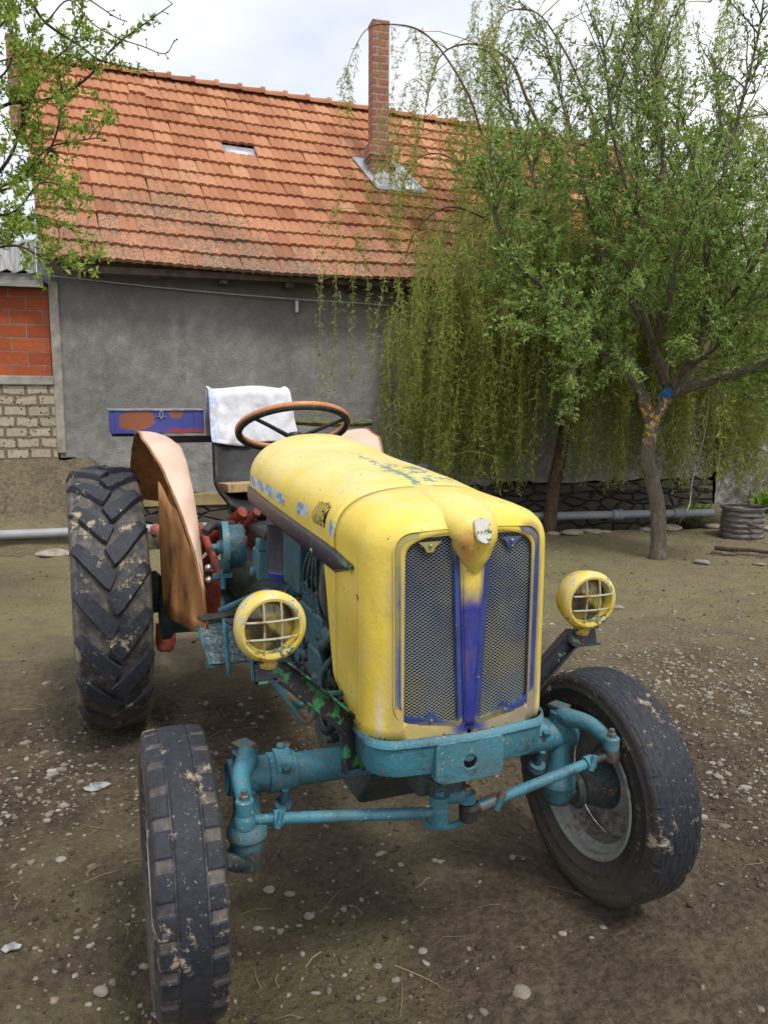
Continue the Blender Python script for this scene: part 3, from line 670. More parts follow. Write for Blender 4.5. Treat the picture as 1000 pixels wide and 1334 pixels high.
limbs = [
    ([(849, 552, 0), (840, 528, -.02), (838, 512, -.03)], .06, .055),
    ([(838, 514, -.03), (815, 485, -.05), (798, 460, -.1), (770, 425, -.2), (735, 395, -.35), (700, 368, -.5), (672, 342, -.6), (655, 308, -.7), (642, 260, -.8), (638, 190, -.85)], .046, .008),
    ([(838, 516, -.03), (822, 470, .1), (800, 440, .2), (765, 400, .35), (730, 378, .5), (719, 324, .6), (700, 255, .7), (687, 205, .8), (664, 140, .9), (655, 70, 1.0)], .040, .007),
    ([(848, 552, 0), (862, 528, 0), (870, 512, 0)], .062, .055),
    ([(870, 514, 0), (862, 480, .05), (852, 455, .1), (835, 415, .1), (816, 385, .15), (800, 365, .2), (784, 330, .25), (770, 290, .3), (757, 230, .35), (742, 170, .4), (722, 100, .5), (705, 30, .55)], .044, .007),
    ([(866, 500, 0), (852, 460, -.15), (838, 410, -.3), (818, 345, -.35), (834, 292, -.4), (824, 266, -.45), (806, 210, -.5), (795, 150, -.55), (790, 100, -.6), (783, 40, -.65)], .042, .007),
    ([(834, 292, -.4), (858, 250, -.4), (862, 200, -.4), (860, 160, -.38), (854, 90, -.35), (848, 10, -.3)], .026, .006),
    ([(818, 345, -.35), (826, 300, -.2), (829, 240, 0), (830, 180, .1), (828, 100, .2), (830, 0, .3)], .024, .006),
    ([(872, 512, 0), (884, 492, -.1), (903, 460, -.25), (918, 415, -.4), (924, 370, -.5), (918, 320, -.6), (936, 256, -.7), (948, 200, -.75), (964, 140, -.8), (986, 50, -.9), (998, -30, -1)], .042, .007),
    ([(874, 512, 0), (892, 500, .15), (912, 470, .3), (928, 420, .5), (930, 360, .6), (905, 330, .65), (915, 280, .7), (930, 200, .8), (938, 150, .9), (925, 70, 1)], .04, .007),
    ([(874, 514, 0), (905, 500, .1), (950, 484, .2), (1000, 466, .4), (1060, 440, .6), (1130, 400, .8), (1180, 330, 1)], .034, .010),
    ([(874, 516, 0), (900, 506, -.2), (945, 492, -.5), (1000, 470, -.8), (1060, 420, -1.1), (1090, 340, -1.3), (1110, 250, -1.4)], .036, .010),
    ([(900, 450, -.25), (940, 400, -.5), (985, 340, -.8), (1010, 290, -.9), (1040, 200, -1), (1060, 100, -1.1)], .028, .006),
    ([(784, 455, .1), (760, 420, .6), (740, 410, 1.0), (715, 400, 1.3), (700, 360, 1.5)], .022, .006),
    ([(800, 462, -.1), (770, 460, -.5), (748, 455, -.9), (720, 440, -1.1)], .02, .006),
    ([(864, 500, 0), (875, 430, .5), (880, 350, .9), (890, 270, 1.1), (880, 180, 1.2), (890, 90, 1.3)], .028, .006),
    ([(850, 455, -.2), (870, 400, -.8), (880, 340, -1.1), (900, 260, -1.3), (905, 180, -1.4)], .026, .006),
    ([(880, 490, -.1), (930, 455, -.6), (960, 420, -1.0), (990, 400, -1.1)], .024, .006)]
spec1 = [(.085, .66, .35, 42, .25), (.075, .27, .4, 48, .12)]
for pts, r0, r1 in limbs:
    c = t1.limb([PX(*p) for p in pts], r0, r1, 8, 4)
    if len(pts) > 3: t1.grow(c, 0, .016, spec1, .10 if pts[0][1] < 500 else .16); t1.leafy(c[-10:])
plum = thing('plum_tree', 'small multi-stemmed tree with fresh green leaves and yellow lichen on its fork', 'tree', on_ground(857, 727))
t1.b.build('trunk', M_bark1, plum, smooth=60); t1.tw.build('twigs', M_bark3, plum, smooth=60)
def crown(t, spacing, jit, L, W, m, parent, zup=.3, keep=None, grp=1, bias=0.0):
    pos, d = t.leaf_positions(spacing, jit)
    if grp > 1: pos = np.repeat(pos, grp, 0); d = np.repeat(d, grp, 0)
    if keep is not None: k = keep(pos); pos = pos[k]; d = d[k]
    n = len(pos); dd = d * .6 + rdir(n, zup) * 1.0; ln = RNG.uniform(.65, 1.25, n) * L
    V, F = leaves_np(pos, dd, rdir(n, .8), ln, ln * W)
    rn = np.clip(RNG.normal(.45, .2, n) + bias, 0, 1)
    print('leaves', n); return np_mesh('crown', V, F, m, parent, attrs={'rnd': ('FACE', np.repeat(rn, 2))})
def keep1(p):
    d = p - CAMP; z = d @ CF; v = 667 - FPX * (d @ CU) / z
    uu2 = 500 + FPX * (d @ CR) / z; prob = np.interp(v, [-50, 60, 160, 260, 380, 470], [.18, .26, .45, .75, 1, 1]) * np.where((v > 140) & (uu2 < 760), 1.5, 1); return RNG.random(len(p)) < prob
crown(t1, .0135, .014, .052, .44, M_leaf1, plum, .35, keep1, grp=2)
# blue twine knotted at the fork
mb = MB(); c = PX(868, 513, -.06); rr = random.Random(9)
for i in range(16):
    pts = [c + V3([rr.gauss(0, .022) for _ in range(3)]) + V3((.0, 0, 0)) for _ in range(6)]; mb.tube(catmull(pts, 4), .0035, 5)
mb.tube(catmull([c, c + CR * -.05 + CU * .01, c + CR * -.07 - CU * .05, c + CR * -.065 - CU * .09], 4), .003, 5)
tag(mb.build('blue_twine', mat('blue_twine', lambda g: dict(c=(.03, .20, .52), r=.7)), loc=c), 'knotted bright blue twine tied round the tree fork', 'twine')
mb = MB(); c0 = PX(843, 485, -.03); mb.tube([c0 + CR * .05 * math.cos(a) + CU * .045 * math.sin(a) for a in np.linspace(0, 2 * PI, 20)], .006, 6)
tag(mb.build('wire_loop', M_bark1, loc=c0), 'loop of rusty wire hanging just above the fork', 'wire')

# willow
D2 = 9.25
wb = on_ground(715, 686); D2 = float((wb - CAMP) @ CF)
def PW(px, py, off=0): return at(px, py, D2 + off)
t2 = Tree(33)
willow = thing('weeping_willow', 'weeping willow with a leaning brown trunk and long yellow-green hanging shoots', 'tree', wb)
t2.limb([wb - V3((0, 0, .1)), PW(720, 640), PW(730, 590), PW(738, 545), PW(748, 490), PW(757, 440), PW(765, 390, -.05)], .082, .066, 16)
t2.b.tube([PW(737, 562, -.01), PW(739, 550, -.03), PW(742, 538, -.01)], [.072, .092, .07], 12)
arch = [
    ([(765, 392, 0), (730, 340, 0), (690, 280, 0), (655, 230, .0), (628, 177, 0), (610, 129, 0), (580, 78, .1), (550, 44, .1), (518, 32, .1), (485, 40, .1), (462, 70, .1), (447, 105, .1)], .036, .003),
    ([(765, 392, 0), (740, 300, .2), (715, 210, .4), (690, 130, .5), (660, 80, .6), (620, 60, .7), (580, 75, .7), (555, 120, .7), (545, 180, .7)], .05, .004),
    ([(765, 392, 0), (780, 300, 0), (790, 200, .0), (800, 110, .1), (815, 40, .2), (840, -20, .2), (880, -40, .2), (920, 0, .2)], .05, .004),
    ([(765, 392, 0), (800, 330, -.2), (850, 260, -.4), (900, 200, -.5), (950, 160, -.6), (1010, 150, -.7), (1050, 190, -.7)], .05, .004),
    ([(765, 392, 0), (820, 330, .3), (880, 280, .6), (940, 250, .8), (1010, 260, 1), (1060, 320, 1)], .045, .004),
    ([(740, 345, 0), (690, 320, -.3), (640, 290, -.6), (590, 270, -.8), (550, 290, -.9), (530, 340, -.9)], .035, .004),
    ([(735, 330, 0), (690, 300, .3), (640, 260, .5), (590, 210, .6), (550, 200, .7), (525, 240, .7)], .035, .004),
    ([(765, 392, 0), (745, 340, -.5), (720, 300, -.9), (680, 280, -1.2), (640, 300, -1.3)], .035, .004),
    ([(780, 330, 0), (800, 290, -.6), (850, 270, -1), (890, 290, -1.2), (920, 340, -1.2)], .035, .004),
    ([(765, 392, 0), (800, 350, .0), (850, 330, .1), (900, 330, .2), (950, 350, .3), (990, 390, .3)], .035, .004),
    ([(765, 385, 0), (720, 400, -.3), (660, 410, -.5), (600, 420, -.6), (560, 450, -.6)], .028, .003),
    ([(755, 440, 0), (700, 455, -.3), (652, 478, -.5), (610, 498, -.55), (580, 530, -.6), (560, 600, -.6)], .014, .003),
    ([(790, 200, 0), (760, 120, .2), (730, 60, .3), (700, 20, .3), (660, 20, .3), (640, 60, .3)], .03, .003)]
strands = []
def strand(p, L, drift, r=.0028):
    n_ = max(5, int(L / .22)); q = V3(p); pts = [q.copy()]; d = nrm(V3((t2.r.gauss(0, .5), t2.r.gauss(0, .5), -.3)) + drift)
    for i in range(n_):
        d = nrm(d * .55 + V3((t2.r.gauss(0, .06), t2.r.gauss(0, .06), -.62)) + drift * .05); q = q + d * L / n_
        if q[2] < .45: break
        pts.append(q.copy())
    if len(pts) > 2: c = catmull(pts, 2); t2.tw.tube(c, [r * (1 - .6 * i / (len(c) - 1)) for i in range(len(c))], 4, caps=False); t2.leafy(c)
for ai, (pts, r0, r1) in enumerate(arch):
    r0 *= .68; c = t2.limb([PW(p[0] + t2.r.uniform(-5, 5) * (q > 1), p[1] + t2.r.uniform(-5, 5) * (q > 1), p[2] + t2.r.uniform(-.08, .08)) for q, p in enumerate(pts)], r0, r1, 8, 5)
    tot = len(c)
    ns = (14, 18, 26, 40, 40, 16, 14, 34, 40, 50, 30, 18, 16)[ai]
    for k in range(ns):
        i = int(tot * (.22 + .78 * t2.r.random())) if ai != 0 else int(tot * (.3 + .7 * t2.r.random()))
        i = min(i, tot - 1); top = c[i]; hgt = top[2]
        Lm = max(.5, hgt - t2.r.uniform(.55, 1.7)) if ai not in (0,) else t2.r.uniform(.35, .8)
        if ai in (2, 12, 1): Lm = t2.r.uniform(.5, hgt - 1.4)
        # a short side arm first, so the shoots hang all round the limb
        side = V3((t2.r.gauss(0, .38), t2.r.gauss(0, .38), t2.r.uniform(0, .15)))
        if ai not in (0,):
            sa = t2.limb([top, top + side * .6 + V3((0, 0, .08)), top + side], .007, .003, 5, 2, twig=True)
            for _ in range(2): strand(sa[-1] + V3((t2.r.gauss(0, .03), t2.r.gauss(0, .03), 0)), Lm * t2.r.uniform(.6, 1), side * .4)
        else: strand(top, Lm, side * .3)
# a skirt of long shoots over the left side
for k in range(520):
    if k < 190: px = 500 + 195 * t2.r.random() ** .7; py = t2.r.uniform(300, 430); zlow = .42 + .9 * max(0, (545 - px) / 45) * t2.r.random(); off = t2.r.uniform(-1.1, .15)
    else: px = t2.r.uniform(765, 1020); py = t2.r.uniform(350, 470); zlow = .42; off = t2.r.uniform(-.8, .2)
    if k >= 430: px = t2.r.uniform(585, 800); py = t2.r.uniform(140, 270); zlow = 1.9; off = t2.r.uniform(-.6, .8)
    if 190 <= k < 230: px = t2.r.uniform(690, 770); zlow = 1.3
    p = PW(px, py, off); strand(p, max(.4, p[2] - zlow - abs(t2.r.gauss(0, .35))), V3((0, -.12, 0)))
t2.b.build('trunk', M_bark2, willow, smooth=60); t2.tw.build('shoots', M_withe, willow, smooth=60)
pos, d = t2.leaf_positions(.022, .020); pos = np.repeat(pos, 2, 0); d = np.repeat(d, 2, 0); n = len(pos)
dd = rdir(n, -.1); dd = dd * .9 + d * .6; ln = RNG.uniform(.035, .085, n)
Vv, Ff = leaves_np(pos, dd, rdir(n), ln, ln * .19); print('willow leaves', n)
np_mesh('crown', Vv, Ff, M_leaf2, willow, attrs={'rnd': ('FACE', np.repeat(np.clip(RNG.normal(.5, .2, n), 0, 1), 2))})

# overhanging tree at the left edge
D3 = 4.6
def PL(px, py, off=0): return at(px, py, D3 + off)
lb = on_ground(-330, 870); t3 = Tree(44)
left = thing('overhanging_tree', 'tree reaching in from the left edge with budding twigs and bright young leaves', 'tree', lb)
t3.limb([lb - V3((0, 0, .1)), PL(-300, 600), PL(-280, 430), PL(-260, 330)], .12, .09, 14)
for pts, r0, lf in [
    ([(-262, 335, 0), (-150, 250, 0), (-60, 200, 0), (0, 140, 0), (60, 130, .1), (110, 105, .1), (150, 60, .1), (190, 30, .1), (225, 5, .1)], .03, 'b'),
    ([(-262, 335, 0), (-180, 120, 0), (-80, 20, 0), (20, -10, 0), (60, 30, 0), (105, 60, .05), (130, 78, .05), (170, 88, .05), (200, 92, .05)], .03, 'b'),
    ([(60, 30, 0), (90, 0, 0), (120, 30, 0), (150, 48, 0), (185, 60, 0), (215, 70, 0), (228, 52, 0)], .008, 'b'),
    ([(80, -20, 0), (120, 2, .1), (150, 22, .1), (166, 28, .1)], .009, 'b'),
    ([(-262, 335, 0), (-120, 290, 0), (-40, 260, 0), (10, 210, 0), (30, 160, 0), (60, 90, 0), (90, 60, 0), (110, 20, 0)], .032, 'l'),
    ([(-262, 335, 0), (-120, 300, .1), (-40, 260, .1), (20, 235, .15), (55, 210, .1), (75, 170, .1), (80, 120, .1), (72, 60, .1)], .03, 'l'),
    ([(-40, 260, .1), (20, 240, .1), (60, 195, .1), (95, 185, .1), (125, 180, .1), (138, 182, .1)], .014, 'l'),
    ([(-262, 335, 0), (-100, 350, -.1), (-30, 330, -.1), (20, 320, -.1), (55, 335, -.1), (80, 345, -.1), (105, 348, -.1)], .022, 'l'),
    ([(-100, 350, -.1), (-30, 290, -.2), (20, 275, -.2), (50, 240, -.2), (75, 240, -.2), (98, 248, -.2)], .018, 'l'),
    ([(-100, 350, .2), (-30, 310, .2), (10, 300, .2), (45, 280, .2), (80, 290, .2), (95, 300, .2)], .016, 'l'),
    ([(-262, 335, 0), (-140, 180, .1), (-60, 100, .1), (-20, 60, .1), (10, 20, .1), (20, -20, .1)], .026, 'l'),
    ([(-60, 200, 0), (-20, 120, -.1), (10, 90, -.1), (22, 40, -.1), (10, -20, -.1)], .018, 'l'),
    ([(-60, 100, .1), (0, 80, .1), (30, 70, .1), (52, 30, .1)], .012, 'l')]:
    c = t3.limb([PL(*p) for p in pts], r0 * .55, .0025, 7, 5)
    if lf == 'l': t3.grow(c, 0, .006, [(.055, .26, .4, 48, .15), (.05, .11, .4, 50, .1)], .35); t3.leafy(c[-6:])
    else:
        for i in range(int(len(c) * .5), len(c), 2):      # bare twigs with buds
            q = V3([t3.r.gauss(0, 1) for _ in range(3)]); e = c[i] + nrm(q) * t3.r.uniform(.02, .07); t3.tw.tube([c[i], e], [.0025, .0015], 5); t3.tw.tube([e - nrm(q) * .008, e, e + nrm(q) * .008], [.002, .0055, .001], 5)
        t3.leafy(np.array(c[-12:-3])) if pts[0][1] == 335 else None
t3.b.build('trunk', M_bark3, left, smooth=60); t3.tw.build('twigs', M_bark3, left, smooth=60)
crown(t3, .0085, .013, .037, .46, M_leaf3, left, .3, bias=.05, grp=2)


# ================================================================== TRACTOR (X forward, Y its left side, Z up)
YEL = (.78, .585, .060); YEL2 = (.80, .66, .22)
def sdf_open(g, x, y, z, soft=0):
    """distance outside the two grille openings, metres"""
    qy = ((y.abs() - .112).abs() - .074); qz = ((z - 1.006).abs() - .240)
    return qy.max(qz)
def m_yellow(g):
    x, y, z = g.xyz(); n = g.noise(5, 5); n2 = g.noise(42, 6, .7); n3 = g.noise(160, 4, .7); nb = g.noise(13, 5, .6)
    c = g.mix(n.step(.35, .7), YEL, (.78, .60, .13))
    up = z.step(1.24, 1.34) * (n * .5 + nb * .5).step(.25, .6); c = g.mix(up * .75, c, (.78, .67, .33))  # hood top tinted cream: the sky's reflection painted into the colour
    c = g.mix(g.noise(9, 3).step(.55, .75) * .35, c, (.80, .60, .36))
    # blue overspray on the bar and round the grilles, from a careless respray
    sd_ = sdf_open(g, x, y, z); fr = x.step(.26, .29)
    bar = y.abs().step(.060, .022) * (z + (nb - .5) * .05).step(1.13, 1.06) * (z + (nb - .5) * .05).step(.745, .765) * fr
    halo = (sd_ + (nb - .5) * .02).step(.026, .002) * z.step(1.27, 1.1) * fr * (y.step(-.3, .1) * .6 + .35)
    c = g.mix(halo * .75, c, (.10, .12, .22)); c = g.mix(bar, c, (.022, .034, .27))
    rimw = (sd_ - .028 + (n2 - .5) * .02).abs().step(.014, .0) * fr * z.step(.95, .78) * y.abs().step(.03, .06); c = g.mix(rimw * .6, c, (.72, .66, .60))
    rust = g.dist((.39, -.02, 1.21), sc=(.7, 1, 1)) + (nb - .5) * .06; c = g.mix(rust.step(.062, .03) * y.step(.0, -.03) * .8 * n2.step(.3, .5), c, (.50, .20, .055))
    br = g.dist((.33, .17, 1.235), sc=(1, 1, 2.0)) + (nb - .5) * .05; c = g.mix(br.step(.06, .02) * .75, c, (.22, .11, .04))
    # chips down to the old green and grey coats
    chip = (n2 * .6 + n3 * .25 + n * .25); edge = z.step(.775, .752) * .12
    lvp = g.dist((-.085, -.245, 1.272), sc=(.7, 1, 1.3)).step(.045, .02) * .12; c = g.mix((chip + edge + lvp).step(.668, .678), c, g.mix(nb.step(.45, .5), (.045, .10, .05), (.05, .045, .04)))
    nose = g.dist((.41, .0, 1.25)).step(.11, .04) * .10; c = g.mix((g.noise(75, 5, .75) + nose).step(.70, .715), c, (.08, .09, .10))
    crease = (y + (nb - .5) * .03).abs().step(.03, .0) * x.step(-.62, -.3) * x.step(.07, .0) * z.step(1.25, 1.3)
    c = g.mix((g.noise(36, 6, .75) + crease * .16).step(.60, .64) * crease.step(0.02, .2), c, (.16, .26, .20))
    wide = g.dist((-.12, .06, 1.33), sc=(.55, 1, 1)).step(.14, .05); c = g.mix((g.noise(26, 6, .7) + wide * .12).step(.60, .66) * wide, c, (.20, .29, .22))
    c = g.mix((x - .222 + (n - .5) * .004).abs().step(.0014, .0006) * z.step(1.19, 1.17) * .8, c, (.12, .08, .03))
    dirt = g.noise(3.5, 6, .65).step(.45, .75); c = g.mix(dirt * .22, c, (.30, .24, .12)); c = g.mix(g.noise(16, 6, .7, g.scale((1, 1, .25))).step(.52, .72) * .22 * z.step(1.24, 1.15), c, (.34, .22, .08)); c = g.mix(n3.step(.6, .75) * .25, c, (.45, .36, .16))
    return dict(c=c, r=.40, s=.4, h=n * 1.2 + chip * .25 + g.noise(2.2, 3) * 2.5, hs=.35, hd=.018)
M_yel = mat('worn_yellow_paint', m_yellow)
def teal(name, base=(.035, .175, .205), d=.4, lo=0.45):
    def f(g):
        x, y, z = g.xyz(); n = g.noise(7, 5); n2 = g.noise(46, 6, .7); n3 = g.noise(190, 3)
        c = g.mix(n.step(.3, .7), base, tuple(q * 1.55 for q in base)); c = g.mix((n2 + n * .3).step(.72, .82) * .8, c, (.22, .15, .10))
        c = g.mix((n3 * .6 + n * .4).step(.60, .68) * .5, c, (.32, .42, .34)); c = g.mix(g.noise(4, 6, .7).step(lo, .8) * d, c, (.12, .10, .07))
        gr_ = g.noise(11, 7, .72); c = g.mix((gr_ + (n2 - .5) * .3).step(.54, .66) * .7, c, (.040, .036, .028))
        c = g.mix((g.noise(19, 6, .75) + n * .15).step(.70, .735), c, g.mix(n2.step(.4, .6), (.16, .075, .045), (.30, .21, .15)))
        c = g.mix(g.noise(120, 3, .6).step(.63, .69) * gr_.step(.6, .4) * .7, c, (.50, .52, .36))
        c = g.mix((n2).step(.73, .75), c, (.22, .09, .05))
        return dict(c=c, r=.5, h=n2 + n + gr_, hs=.5, hd=.006)
    return mat(name, f)
M_teal = teal('worn_teal_paint', (.032, .150, .200), .6, .40); M_tealdk = teal('greasy_teal_paint', (.010, .044, .052), .7, .32); M_tealbx = teal('dusty_teal_paint', (.014, .070, .092), .25, .55)
def m_grease(g):
    n = g.noise(24, 6, .7); c = g.ramp(n, (.3, (.010, .010, .011)), (.55, (.035, .032, .03)), (.72, (.085, .06, .04))); return dict(c=c, r=.55, h=n, hs=.5)
M_grease = mat('oily_black_iron', m_grease)
def m_navy(g):
    n = g.noise(10, 5); c = g.mix(n.step(.4, .65), (.012, .012, .024), (.020, .020, .045)); z = g.xyz()[2]
    c = g.mix(g.noise(50, 5, .7).step(.62, .66), c, (.10, .085, .09)); c = g.mix((z + (n - .5) * .03).step(.955, .935) * .8, c, (.035, .06, .27)); return dict(c=c, r=.35)
M_navy = mat('navy_filter_paint', m_navy)
def m_trim(g):
    x, y, z = g.xyz(); n = g.noise(18, 6, .7); c = g.mix((x + (n - .5) * .3).step(-.6, -.2), (.075, .040, .030), (.016, .015, .030))
    c = g.mix(g.noise(60, 5, .75).step(.64, .66), c, (.55, .42, .12)); c = g.mix((g.noise(33, 6, .7) + x.step(.05, .2) * .1).step(.62, .65), c, (.05, .15, .08)); return dict(c=c, r=.35, s=.5)
M_trim = mat('navy_trim_paint', m_trim)
def m_blue(g):
    n = g.noise(14, 5); n2 = g.noise(60, 5); x, y, z = g.xyz()
    c = g.mix(n.step(.35, .65), (.035, .052, .16), (.045, .075, .25)); 
    yl = (z + (n - .5) * .14 + (y.step(.02, -.13) * .09)).step(1.20, 1.27).max((z + (n - .5) * .05).step(.80, .775) * .75).max((y + (n - .5) * .04).step(-.165, -.185) * .8)
    c = g.mix(yl * .8, c, (.42, .37, .06)); c = g.mix(n2.step(.66, .70), c, (.35, .36, .38)); return dict(c=c, r=.45)
M_grille = mat('blue_grille_frame', m_blue)
def m_mesh(g):
    n = g.noise(9, 4); c = g.mix(n.step(.4, .65), (.30, .34, .36), (.38, .37, .28)); c = g.mix(g.noise(5, 3).step(.42, .6) * .5, c, (.10, .13, .28)); return dict(c=c, r=.5, m=.3)
M_mesh = mat('expanded_metal', m_mesh)
def rubber(name, base=(.022, .023, .030), mudz=.353):
    def f(g):
        n = g.noise(11, 6, .65); n2 = g.noise(55, 6, .75); dp = g.attr('deep')
        c = g.mix(n2.step(.35, .7), base, tuple(q * 1.9 for q in base))
        mud = g.mix(n, (.105, .09, .072), (.215, .19, .155))
        c = g.mix((dp * .62 + (n - .5) * .9 + (n2 - .5) * .4).step(.25, .75) * .85, c, mud)
        sd3 = g.attr('side'); c = g.mix(sd3 * .8, c, g.mix(n, (.030, .027, .025), (.055, .050, .046))); sp = g.noise(95, 4, .7).step(.62, .68) * n.step(.40, .6); c = g.mix(sp * .7, c, (.40, .38, .33))
        cl_ = g.noise(8.5, 6, .75).step(.575, .65); c = g.mix(cl_ * .8, c, (.42, .35, .25))
        x, y, z = g.xyz(); low = (z + mudz + (n - .5) * .40 + (n2 - .5) * .14).step(.30, .04); c = g.mix(low * .7, c, g.mix(n2, (.075, .06, .045), (.15, .125, .095)))
        return dict(c=c, r=.62, s=.4, h=n2 * .7 + n + cl_ * 1.2, hs=.55, hd=.006)
    return mat(name, f)
M_rub = rubber('dusty_front_rubber', (.014, .0155, .022)); M_rub2 = rubber('dusty_rear_rubber', (.017, .019, .026), .61)
M_sidew = rubber('sidewall_rubber', (.028, .027, .027))
def m_rim(g):
    n = g.noise(9, 6, .65); n2 = g.noise(48, 5, .7); c = g.mix(n.step(.35, .65), (.24, .26, .25), (.40, .41, .38)); c = g.mix((n * .6 + n2 * .4).step(.48, .62) * .85, c, (.13, .085, .055)); return dict(c=c, r=.55, h=n2, hs=.3)
M_rim = mat('pale_rusty_rim', m_rim); M_rimw = mat('white_rim_paint', lambda g: dict(c=g.ramp(g.noise(12, 5), (.35, (.25, .22, .2)), (.5, (.5, .49, .46))), r=.5))
def m_fender(g):
    n = g.noise(5, 5); n2 = g.noise(32, 6, .7); c = g.mix(n.step(.35, .65), (.66, .45, .33), (.70, .52, .41)); c = g.mix(g.noise(14, 5, .7).step(.54, .75) * .3, c, (.42, .28, .20))
    c = g.mix(n2.step(.66, .72) * .6, c, (.40, .24, .14)); return dict(c=c, r=.45, h=n, hs=.2)
M_fend = mat('peach_fender_paint', m_fender)
def m_fin(g):
    n = g.noise(8, 6, .65, g.scale((1.4, 1.4, .5))); n2 = g.noise(30, 6, .7); c = g.ramp(n, (.30, (.09, .050, .025)), (.42, (.28, .125, .040)), (.58, (.40, .19, .060)), (.75, (.44, .27, .12))); c = g.mix(n2.step(.6, .7) * .7, c, (.13, .085, .05)); return dict(c=c, r=.6)
M_fin = mat('rusty_orange_inside', m_fin)
def m_lamp(g):
    x, y, z = g.xyz(); n = g.noise(28, 5, .65); n2 = g.noise(70, 6, .7); c = g.mix(g.noise(9).step(.4, .6), (.66, .50, .06), (.70, .56, .18))
    c = g.mix((n + z.step(.0, -.05) * .06).step(.60, .62), c, (.035, .13, .05)); c = g.mix((n2 + z.step(-.03, -.08) * .14).step(.70, .73), c, (.48, .17, .05)); c = g.mix(g.noise(30, 5, .7).step(.56, .585), c, (.50, .50, .42)); c = g.mix(g.noise(5, 4).step(.5, .7) * .25, c, (.35, .26, .06)); return dict(c=c, r=.4)
M_lamp = mat('yellow_lamp_paint', m_lamp)
M_refl = mat('lamp_reflector', lambda g: dict(c=g.ramp(g.noise(24, 5), (.35, (.16, .13, .03)), (.6, (.34, .32, .17))), r=.3, m=.5))
M_glass = mat('lamp_lens', lambda g: dict(c=g.mix(g.noise(14, 3).step(.4, .6), (.30, .24, .06), (.05, .035, .025)), r=.12, s=.8))
M_guard = mat('lamp_guard', lambda g: dict(c=g.mix(g.noise(40, 5).step(.5, .6), (.42, .42, .30), (.32, .20, .06)), r=.5, m=.2))
def m_brkt(g):
    n = g.noise(20, 5, .6); c = g.mix(g.noise(60, 4).step(.6, .68), (.014, .014, .018), (.12, .08, .05)); c = g.mix(n.step(.55, .57), c, (.03, .16, .055)); return dict(c=c, r=.4)
M_brkt = mat('black_green_bracket', m_brkt)
M_brkb = mat('black_bracket', lambda g: dict(c=g.mix(g.noise(40, 5).step(.64, .66), (.016, .018, .026), (.12, .22, .12)), r=.35))
M_redm = mat('faded_red_paint', lambda g: dict(c=g.ramp(g.noise(16, 6, .7), (.3, (.17, .04, .03)), (.5, (.36, .075, .05)), (.75, (.42, .17, .12))), r=.6))
M_wheelring = mat('orange_wheel_grip', lambda g: dict(c=g.mix(g.noise(20, 5).step(.4, .7), (.52, .185, .055), (.60, .27, .10)), r=.35))
M_blackp = mat('black_plastic', lambda g: dict(c=g.mix(g.noise(30, 5).step(.55, .7), (.012, .012, .013), (.05, .045, .04)), r=.5))
def m_seat(g):
    n = g.noise(22, 6); x, y, z = g.xyz(); c = g.mix(n.step(.5, .75), (.011, .011, .012), (.035, .034, .031)); c = g.mix(z.step(.02, -.01) * n.step(.45, .6) * .5, c, (.04, .055, .02)); return dict(c=c, r=.6, h=n, hs=.3)
M_seat = mat('black_seat_vinyl', m_seat)
def m_cloth(g):
    n = g.noise(9, 4, .5, g.scale((1, 1, 1.6))); x, y, z = g.xyz(); c = g.mix(g.noise(12, 5, .6).step(.4, .7), (.68, .69, .72), (.58, .59, .62))
    c = g.mix((y + (g.noise(22, 4) - .5) * .12).step(-.165, -.195) * g.noise(30, 3).step(.45, .55) * .6, c, (.30, .44, .78)); return dict(c=c, r=.75, h=n * .5 + (g.noise(5, 1.5, .4, g.scale((1, 1.6, 1))) - .5).abs() * 2.0, hs=.55, hd=.04)
M_cloth = mat('white_sack_cloth', m_cloth)
def m_board(g):
    n = g.noise(7, 6, .65, g.scale((1, 6, 3))); x, y, z = g.xyz(); return dict(c=g.ramp(n, (.3, (.18, .11, .05)), (.6, (.50, .34, .17)), (.8, (.30, .24, .19))), r=.8, h=n, hs=.3)
M_board = mat('bare_wood', m_board)
def m_toolbox(g):
    x, y, z = g.xyz(); n = g.noise(26, 5, .65); n2 = g.noise(80, 4)
    c = g.mix(n2.step(.6, .75) * .5, (.045, .055, .26), (.02, .025, .12)); q1 = g.dist((0, -.105, .065), sc=(0, 1, 1.6)) + (n - .5) * .09; q2 = g.dist((0, .085, .10), sc=(0, 1, 1.3)) + (n - .5) * .06
    q3 = (z + (n - .5) * .07).step(.030, .018) * y.step(.0, .1)
    c = g.mix(q1.step(.085, .08).max(q2.step(.034, .03)), c, g.mix(n2, (.19, .055, .022), (.27, .10, .05))); c = g.mix(q3 * .9, c, (.26, .04, .035)); return dict(c=c, r=.5)
M_tbox = mat('blue_toolbox_paint', m_toolbox)
M_lid = mat('grey_lid', lambda g: dict(c=g.mix(g.noise(20, 5).step(.4, .7), (.15, .16, .18), (.30, .30, .30)), r=.6))
M_moss = mat('mossy_wood', lambda g: dict(c=g.ramp(g.noise(30, 6), (.35, (.045, .04, .02)), (.6, (.11, .125, .03)), (.8, (.18, .15, .09))), r=.95, h=g.noise(80, 5), hs=1, hd=.01))
M_bolt = mat('rusty_bolt', lambda g: dict(c=g.mix(g.noise(30, 4).step(.45, .6), (.03, .14, .165), (.17, .10, .07)), r=.5, m=.2))
M_shiny = mat('bare_steel', lambda g: dict(c=(.55, .55, .54), r=.3, m=.9))

TR = thing('old_tractor', 'weathered yellow and teal farm tractor standing in the yard', 'tractor', (0, 0, 0))

